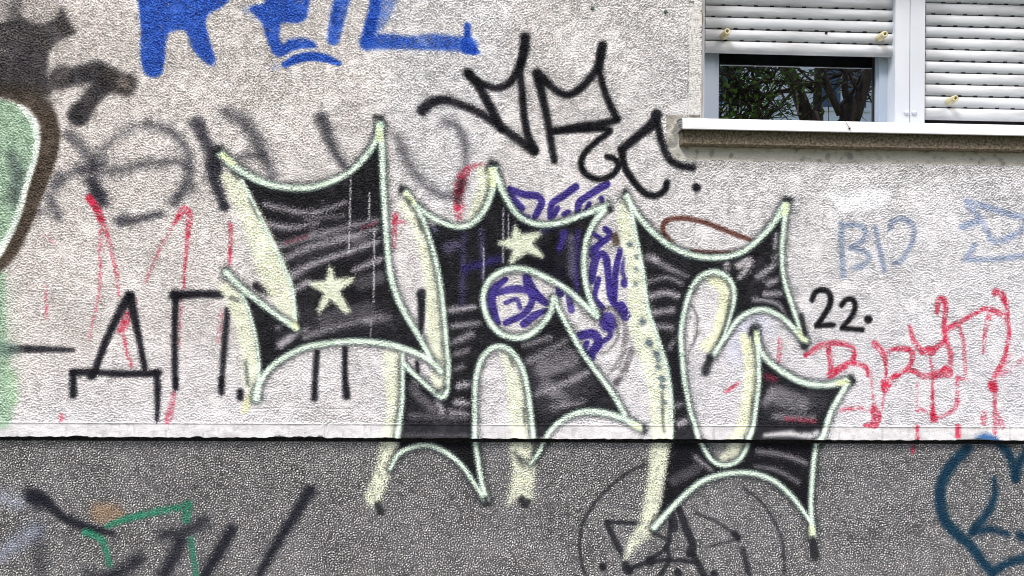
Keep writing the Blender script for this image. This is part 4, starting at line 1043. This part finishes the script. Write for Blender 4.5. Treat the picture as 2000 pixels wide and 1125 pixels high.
# ------------------------------------------------------------------ window
win = empty('shuttered_window', (0, 0, Z_OPEN))
tag(win, 'wide white window with two roller shutters, the left one partly raised', 'window')
O_ = -Z_OPEN
m_pvc = noise_mat('white shutter plastic', rgb(170, 174, 180), rgb(192, 195, 200), 5, .42, .0002, 300, spec=.4, stretch=(1, 1, 6))
m_dirt = noise_mat('weathered shutter plastic', rgb(148, 150, 154), rgb(190, 193, 198), 9, .45, .0002, 300, spec=.4, lo=.3, hi=.6, stretch=(.6, 1, 5))
m_alu = noise_mat('white coated metal', rgb(180, 185, 193), rgb(194, 198, 206), 4, .4, .0001, 300, spec=.45)
m_sill = noise_mat('white sill paint', rgb(204, 207, 213), rgb(220, 222, 226), 7, .4, .0001, 300, spec=.45)
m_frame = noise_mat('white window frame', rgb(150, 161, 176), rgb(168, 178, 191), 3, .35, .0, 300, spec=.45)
m_slot = noise_mat('dark slot', rgb(14, 14, 16), rgb(26, 26, 28), 50, .9)
m_stop = noise_mat('yellowed rubber', rgb(178, 168, 132), rgb(206, 198, 164), 60, .6)
m_gask = noise_mat('black gasket', rgb(16, 17, 20), rgb(28, 29, 32), 50, .7)


def zpx(px, py, Y): return float(at(px, py, Y)[1]) + O_


def xpx(px, py, Y): return float(at(px, py, Y)[0])


PITCH = 22.75 / FPX * (DIST + SH_Y) * 1.022


def slat_mesh(name, x0, x1, h, seed):
    c = MB()
    n = 9
    prof = []
    for i in range(n + 1):
        t = i / n
        prof.append((-.0075 * math.sin(math.pi * min(1, t * 1.02)) ** .55, -.0 + t * (h - .0030)))
    prof += [(.004, h - .0030), (.004, 0)]
    c.prism_x(prof, x0, x1, 0, True)
    # air slots along the lower joint
    sp = .0510
    off = (seed * .618 % 1) * sp
    x = x0 + .01 + off if h < PITCH * 1.03 else x1
    while x < x1 - .02:
        c.box(x, x + .0120, -.0020, .003, -.0024, .0012, 1)
        x += sp
    me = c.mesh(name, [m_dirt if seed % 3 else m_pvc, m_slot])
    return me


def shutter(x0, x1, zb, ztop, label, first_h):
    sh = MB()
    sh.box(x0 + .001, x1 - .001, .0045, .009, .001, ztop - zb)
    s = sh.build('roller_shutter', m_slot, win)
    s.location = (0, SH_Y, zb)
    s['label'] = label
    z, k = 0.0, 0
    while z + zb < ztop:
        h = first_h if k == 0 else PITCH
        o = link(bpy.data.objects.new('slat', slat_mesh('slat', x0, x1, h, k + int(x0 * 10))), s)
        o.location = (0, 0.0006 * math.sin(k * 2.1), z)
        z += h; k += 1
    return s


def stopper(px, py, sh, dx=0.0, dz=0.0):
    """hollow rubber buffer sticking out of a slat; px, py is the base"""
    x = xpx(px, py, SH_Y); z = zpx(px, py, SH_Y) - sh.location.z
    c = MB()
    n = 18
    rings = [(0, .0115), (-.004, .0122), (-.034, .0098), (-.037, .0090), (-.037, .0048), (-.024, .0045)]
    vs = []
    for d, r in rings:
        for j in range(n):
            t = 2 * math.pi * j / n
            vs.append((x + r * math.cos(t) - dx * d, d - .006, z + r * math.sin(t) - dz * d))
    c.add(vs, [(i * n + j, i * n + (j + 1) % n, (i + 1) * n + (j + 1) % n, (i + 1) * n + j) for i in range(len(rings) - 1) for j in range(n)], 0, True)
    c.add(vs[-n:], [tuple(range(n))], 1)
    o = c.build('stopper', [m_stop, m_slot], sh)
    return o


ZW = ZT + O_ - .003
xl0 = X_JAMB + .006
x_ls0, x_ls1 = xpx(1377, 50, SH_Y), xpx(1750, 50, SH_Y)
zb_l = zpx(1560, 107.0, SH_Y)
sl = shutter(x_ls0, x_ls1, zb_l, ZW, 'left roller shutter, raised to leave a gap', 24.6 / FPX * (DIST + SH_Y) * 1.022)
x_rs0, x_rs1 = xpx(1806, 50, SH_Y), X_ROUT - .02
zb_r = zpx(1812, 233.5, SH_Y)
sr = shutter(x_rs0, x_rs1, zb_r, ZW, 'right roller shutter, nearly closed', 24.8 / FPX * (DIST + SH_Y) * 1.022)
stopper(1412.5, 72, sl, .02, .0); stopper(1715, 76, sl, .06, -.05); stopper(1850, 200, sr, .1, -.03)
c = MB(); x = xpx(1612, 66, SH_Y); z = zpx(1612, 66, SH_Y) - zb_l; c.tube([(x, -.0062, z), (x, -.0085, z)], .0042, 10); c.build('screw_hole', m_slot, sl)

# guide rails: a double rail in the middle, a thin one at the left
zlow = zpx(1778, 240, .10) - .02


def rail(xa, xb, label=None, caps=()):
    c = MB()
    y0, y1 = SH_Y - .022, SH_Y + .04
    c.prism_x([(0, 0)] * 3, 0, 0) if False else None
    # chamfered upright
    e = .0018
    prof = [(xa, y1), (xa, y0 + e), (xa + e, y0), (xb - e, y0), (xb, y0 + e), (xb, y1)]
    n = len(prof)
    vs = [(x, y, zlow) for x, y in prof] + [(x, y, ZW) for x, y in prof]
    c.add(vs, [(i, (i + 1) % n, n + (i + 1) % n, n + i) for i in range(n)] + [tuple(range(n))[::-1], tuple(range(n, 2 * n))])
    o = c.build('guide_rail', m_alu, win)
    if label: o['label'] = label
    for px, py in caps:
        x, z = xpx(px, py, y0), zpx(px, py, y0)
        c = MB(); c.tube([(x, y0 + .001, z), (x, y0 - .003, z), (x, y0 - .005, z), (x, y0 - .0056, z)], [.0078, .0078, .0062, .002], 16)
        c.build('screw_cap', m_alu, o)
    return o


Yr = SH_Y - .022
rail(xpx(1749, 60, Yr), xpx(1777.6, 60, Yr), 'left half of the double guide rail between the shutters', [(1770.5, 220)])
rail(xpx(1778.4, 60, Yr), xpx(1807.5, 60, Yr), 'right half of the double guide rail between the shutters', [(1785, 220)])
rail(X_JAMB + .0045, xpx(1376.5, 60, Yr), 'thin guide rail against the left side of the opening')

# sash of the left window: outer frame, sash bars, gasket, glass
GY = SH_Y + .052
c = MB()
zf0 = zlow
xg0, xg1 = xpx(1401, 180, GY), xpx(1707, 180, GY)
zg1 = ZW
c.box(X_JAMB - .02, xg0, GY - .016, GY + .03, zf0, ZW)
c.box(xg1, xpx(1758, 180, GY), GY - .016, GY + .03, zf0, ZW)
c.box(xg0, xg1, GY - .014, GY + .03, zf0, zpx(1560, 236, GY) - .006)
fr = c.build('window_frame', m_frame, win)
c = MB()
e = xpx(1716, 180, GY - .02)
c.box(e, xpx(1744, 180, GY - .02), GY - .024, GY - .0165, zf0, ZW - .002)
c.box(xpx(1370, 180, GY - .02), xpx(1396, 180, GY - .02), GY - .0215, GY - .0165, zf0, ZW - .002)
c.build('frame_cover', m_frame, fr)
c = MB()
c.box(xg0, xg0 + .006, GY - .004, GY + .004, zf0, ZW); c.box(xg1 - .006, xg1, GY - .004, GY + .004, zf0, ZW)
c.box(xg0 + .006, xg1 - .006, GY - .004, GY + .004, zf0, zpx(1560, 236, GY) + .0)
c.build('gasket', m_gask, fr)
m, t, b = new_mat('window glass')
gl = t.nodes.new('ShaderNodeBsdfGlossy'); gl.inputs['Roughness'].default_value = 0.0; gl.inputs['Color'].default_value = (.92, .96, 1, 1)
tr = t.nodes.new('ShaderNodeBsdfTransparent'); tr.inputs['Color'].default_value = (.62, .66, .66, 1)
lw = t.nodes.new('ShaderNodeFresnel'); lw.inputs['IOR'].default_value = 1.9
mr = t.nodes.new('ShaderNodeMath'); mr.operation = 'MULTIPLY_ADD'; mr.inputs[1].default_value = 1.2; mr.inputs[2].default_value = .7
t.links.new(lw.outputs[0], mr.inputs[0])
ms = t.nodes.new('ShaderNodeMixShader')
t.links.new(mr.outputs[0], ms.inputs[0]); t.links.new(tr.outputs[0], ms.inputs[1]); t.links.new(gl.outputs[0], ms.inputs[2])
t.links.new(ms.outputs[0], t.nodes['Material Output'].inputs['Surface'])
m_glass = m
c = MB(); c.box(xg0 + .004, xg1 - .004, GY, GY + .005, zf0 + .01, ZW - .003)
tag(c.build('pane', m_glass, win), 'dark window pane mirroring trees and a house')
c = MB(); c.box(xpx(1758, 180, GY) + .002, X_ROUT - .01, GY, GY + .02, zf0, ZW)
c.build('blind_panel', m_gask, win)

# sill: folded white metal with a slotted end piece
XE2 = X_ROUT + .05
sx0 = xpx(1333, 240, -.045)
zt = Z_SILL + O_
lip = 22.0 / FPX * (DIST - .045)
c = MB()
c.prism_x([(.16, zt + .012), (-.037, zt + .001), (-.0435, zt - .0015), (-.046, zt - .006), (-.0475, zt - lip + .005), (-.0475, zt - lip), (-.0395, zt - lip), (-.0395, zt - lip + .002), (-.042, zt - lip + .004), (-.0405, zt - .006), (-.035, zt - .003), (.16, zt + .008)], sx0, XE2)
sill = c.build('sill', m_sill, win)
tag(sill, 'white folded metal window sill')
c = MB()
for k in range(5):
    zz0 = zt - .003 - k * .0062
    c.box(sx0 - .012 + .0016 * k, sx0 - .0004, -.0455, -.02, zz0 - .0034, zz0)
c.box(sx0 - .003, sx0 - .0002, -.044, .02, zt - lip + .002, zt - .001)
c.build('end_cap', noise_mat('weathered end cap', rgb(96, 96, 98), rgb(196, 196, 198), 120, .6), sill)
c = MB(); x, z = xpx(1659, 251, -.048), zpx(1659, 251, -.048)
c.tube([(x, -.0465, z), (x, -.0505, z)], .0028, 8)
c.tube([(x, -.049, z), (x - .006, -.049, z + .010), (x - .012, -.0485, z + .021)], .0006, 5)
c.build('hook', m_slot, sill)

# dark room behind the pane
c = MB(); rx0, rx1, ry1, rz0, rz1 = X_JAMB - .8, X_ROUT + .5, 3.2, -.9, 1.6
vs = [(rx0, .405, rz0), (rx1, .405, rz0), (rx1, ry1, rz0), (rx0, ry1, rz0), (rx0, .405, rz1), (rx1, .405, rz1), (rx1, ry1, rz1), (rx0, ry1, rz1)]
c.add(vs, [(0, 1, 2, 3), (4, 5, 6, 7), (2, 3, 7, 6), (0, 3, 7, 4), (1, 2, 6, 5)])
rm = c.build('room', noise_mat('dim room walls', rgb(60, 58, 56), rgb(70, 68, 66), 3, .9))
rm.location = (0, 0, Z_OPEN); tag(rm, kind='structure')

# ------------------------------------------------------------------ ground and what the pane mirrors
def sheet(name, x0, x1, y0, y1, z, mat):
    me = bpy.data.meshes.new(name)
    me.from_pydata([(x0, y0, z), (x1, y0, z), (x1, y1, z), (x0, y1, z)], [], [(0, 1, 2, 3)])
    me.materials.append(mat)
    return tag(link(bpy.data.objects.new(name, me)), kind='structure')


sheet('ground', -80, 80, -90, 20, -EYE - .01, noise_mat('lawn', rgb(58, 70, 34), rgb(92, 100, 56), 3, .95, .02, 30))
c = MB(); c.box(-40, 40, -1.9, .03, -EYE - .05, -EYE + .02)
o = c.build('pavement', noise_mat('paving concrete', rgb(120, 118, 114), rgb(150, 147, 142), 5, .9, .002, 80)); tag(o, kind='structure')

PANE_Y = GY


def mirror(px, py, L):
    """the point at distance L before the wall that the pane shows at a photo pixel"""
    X, Zz = at(px, py, 0.0)
    k = (DIST + 2 * PANE_Y + L) / DIST
    return Vector((float(X) * k, -L, float(Zz) * k))


m_bark = noise_mat('bark', rgb(30, 25, 22), rgb(66, 56, 48), 18, .9, .012, 40, stretch=(1, 1, .2))
m_leaf = noise_mat('leaf', rgb(38, 64, 20), rgb(84, 116, 42), 4, .6)


def limb(c, a, b, r0, r1, bend, n=7, seg=7):
    a, b = Vector(a), Vector(b)
    d = (b - a)
    side = d.cross(Vector((0.2, .9, .1))).normalized() * bend + d.cross(Vector((1, 0, 0))).normalized() * bend * .5
    pts = [a + d * (i / seg) + side * math.sin(math.pi * i / seg) * d.length for i in range(seg + 1)]
    c.tube(pts, [r0 + (r1 - r0) * i / seg for i in range(seg + 1)], n)
    return pts


def tree(name, label, stems, rs, n_twigs, n_leaves, crown_c, crown_r, group=None, leafy=.03, tl=(.5, 1.6)):
    """stems: lists of points from the ground up"""
    ft = Vector((stems[0][0].x, stems[0][0].y, -EYE))
    t = empty(name, ft)
    tag(t, label, 'tree', group)
    c = MB()
    tips = []
    for st, r in zip(stems, rs):
        k = len(st)
        q = smooth_line([tuple(p - ft) for p in st], False, 5)
        q = [Vector(p) for p in q]
        c.tube(q, [r * (1 - .62 * i / (len(q) - 1)) for i in range(len(q))], 12)
        tips += q[len(q) // 2:]
    c.build('trunk', m_bark, t)
    rr = random.Random(name + label)
    c = MB(); ends = []
    for i in range(n_twigs):
        p = rr.choice(tips)
        d = Vector((rr.gauss(0, 1), rr.gauss(0, .8), rr.gauss(.35, .7))).normalized()
        L = rr.uniform(*tl)
        pts = limb(c, p, p + d * L, rr.uniform(.008, .028), .003, rr.uniform(-.16, .16), 5, 5)
        ends += pts[2:]
        for _ in range(3):
            p2 = rr.choice(pts[1:])
            d2 = (d + Vector((rr.gauss(0, .8), rr.gauss(0, .8), rr.gauss(.1, .7)))).normalized()
            pt2 = limb(c, p2, p2 + d2 * rr.uniform(.25, .8), .006, .002, rr.uniform(-.15, .15), 4, 3)
            ends += pt2[1:]
    c.build('branches', m_bark, t)
    vs, fs = [], []
    for i in range(n_leaves):
        if rr.random() < .75: p = rr.choice(ends) + Vector((rr.gauss(0, .07), rr.gauss(0, .07), rr.gauss(0, .07)))
        else: p = crown_c - ft + Vector((rr.gauss(0, crown_r[0]), rr.gauss(0, crown_r[1]), rr.gauss(0, crown_r[2])))
        a = Vector((rr.gauss(0, 1), rr.gauss(0, 1), rr.gauss(0, 1))).normalized(); b = a.orthogonal().normalized()
        s = leafy * rr.uniform(.6, 1.3)
        k = len(vs)
        vs += [p - a * s, p + b * s * .5, p + a * s, p - b * s * .5]
        fs.append((k, k + 1, k + 2, k + 3))
    me = bpy.data.meshes.new('crown'); me.from_pydata([tuple(v) for v in vs], [], fs); me.materials.append(m_leaf)
    link(bpy.data.objects.new('crown', me), t)
    return t


def g_(p, dx=0.0): return Vector((p.x + dx, p.y, -EYE - .1))


L = 5.6
s1 = [g_(mirror(1600, 230, L), .25), mirror(1590, 300, L), mirror(1574, 225, L), mirror(1540, 135, L), mirror(1500, 40, L), mirror(1470, -60, L)]
tree('deciduous_tree', 'leaning bare-branched tree mirrored in the window pane, left of the forked one', [s1], [.095], 30, 60, s1[4], (.9, .7, .7), 'trees mirrored in the window')
s2 = [g_(mirror(1597, 230, L + 1.2)), mirror(1597, 300, L + 1.2), mirror(1597, 200, L + 1.2), mirror(1600, 100, L + 1.2), mirror(1605, -40, L + 1.2)]
tree('deciduous_tree', 'straight slim tree mirrored in the middle of the window pane', [s2], [.075], 22, 40, s2[-1], (.9, .7, .7), 'trees mirrored in the window')
ft = g_(mirror(1656, 235, L - .3))
mid = mirror(1654, 262, L - .3)
st = [[ft, mid, mirror(1640, 222, L - .3), mirror(1614, 160, L - .3), mirror(1604, 100, L - .3), mirror(1590, -20, L - .3)],
      [ft, mid, mirror(1662, 215, L - .3), mirror(1650, 175, L - .3), mirror(1653, 110, L - .3), mirror(1660, -20, L - .3)],
      [ft, mid, mirror(1668, 232, L - .3), mirror(1690, 160, L - .3), mirror(1702, 110, L - .3), mirror(1730, -30, L - .3)]]
tree('deciduous_tree', 'thick tree forking into three stems, mirrored at the right of the window pane', st, [.045, .05, .085], 26, 40, st[2][-1], (.9, .7, .7), 'trees mirrored in the window')
b0 = mirror(1418, 205, 5.0)
st = [[g_(b0, .3 * k), b0 + Vector((.15 * k - .1, .1 * k, -1.2)), b0 + Vector((.3 * k - .1, .2 * k, -.2)), b0 + Vector((.35 * k - .15, 0, .6))] for k in (-1, -.3, .4, 1)]
tree('leafy_bush_tree', 'dense leafy small tree mirrored at the left of the window pane', st, [.03, .03, .03, .03], 130, 4200, b0 + Vector((-.2, 0, -.35)), (.26, .4, .22), leafy=.024, tl=(.2, .6))

# house across the yard, mirrored between the trunks
HX, HY = 9.0, -15.0
h = empty('house', (HX, HY, -EYE)); tag(h, 'pale house across the yard, mirrored between the tree trunks', 'building')
m_hw = noise_mat('pale house render', rgb(236, 237, 240), rgb(244, 244, 246), 1.5, .9)
m_hg = noise_mat('house window glass', rgb(60, 84, 112), rgb(84, 110, 138), 1, .15)
m_hf = noise_mat('house window trim', rgb(226, 228, 232), rgb(236, 238, 240), 2, .6)
m_roof = noise_mat('roof tiles', rgb(104, 60, 46), rgb(136, 82, 62), 6, .9)
c = MB(); c.box(-8, 8, -8, 0, 0, 9.0); c.build('wall', m_hw, h)
c = MB(); c.box(-8.1, 8.1, 0, .1, 3.0, 3.18); c.box(-8.1, 8.1, 0, .1, 6.1, 6.28); c.build('string_course', m_hf, h)
c = MB(); c.prism_x([(.5, 9.0), (-8.5, 9.0), (-4, 11.2)], -8.4, 8.4); c.build('roof', m_roof, h)
for fl in range(3):
    for k in range(6):
        x = -6.6 + k * 2.6; z = 1.0 + fl * 3.1
        c = MB(); c.box(x - .58, x + .58, .001, .04, z - .08, z + 1.58); w = c.build('window', m_hf, h)
        for q in (-1, 1):
            c = MB(); c.box(x + q * .27 - .22, x + q * .27 + .22, .041, .05, z, z + 1.5); c.build('pane', m_hg, w)
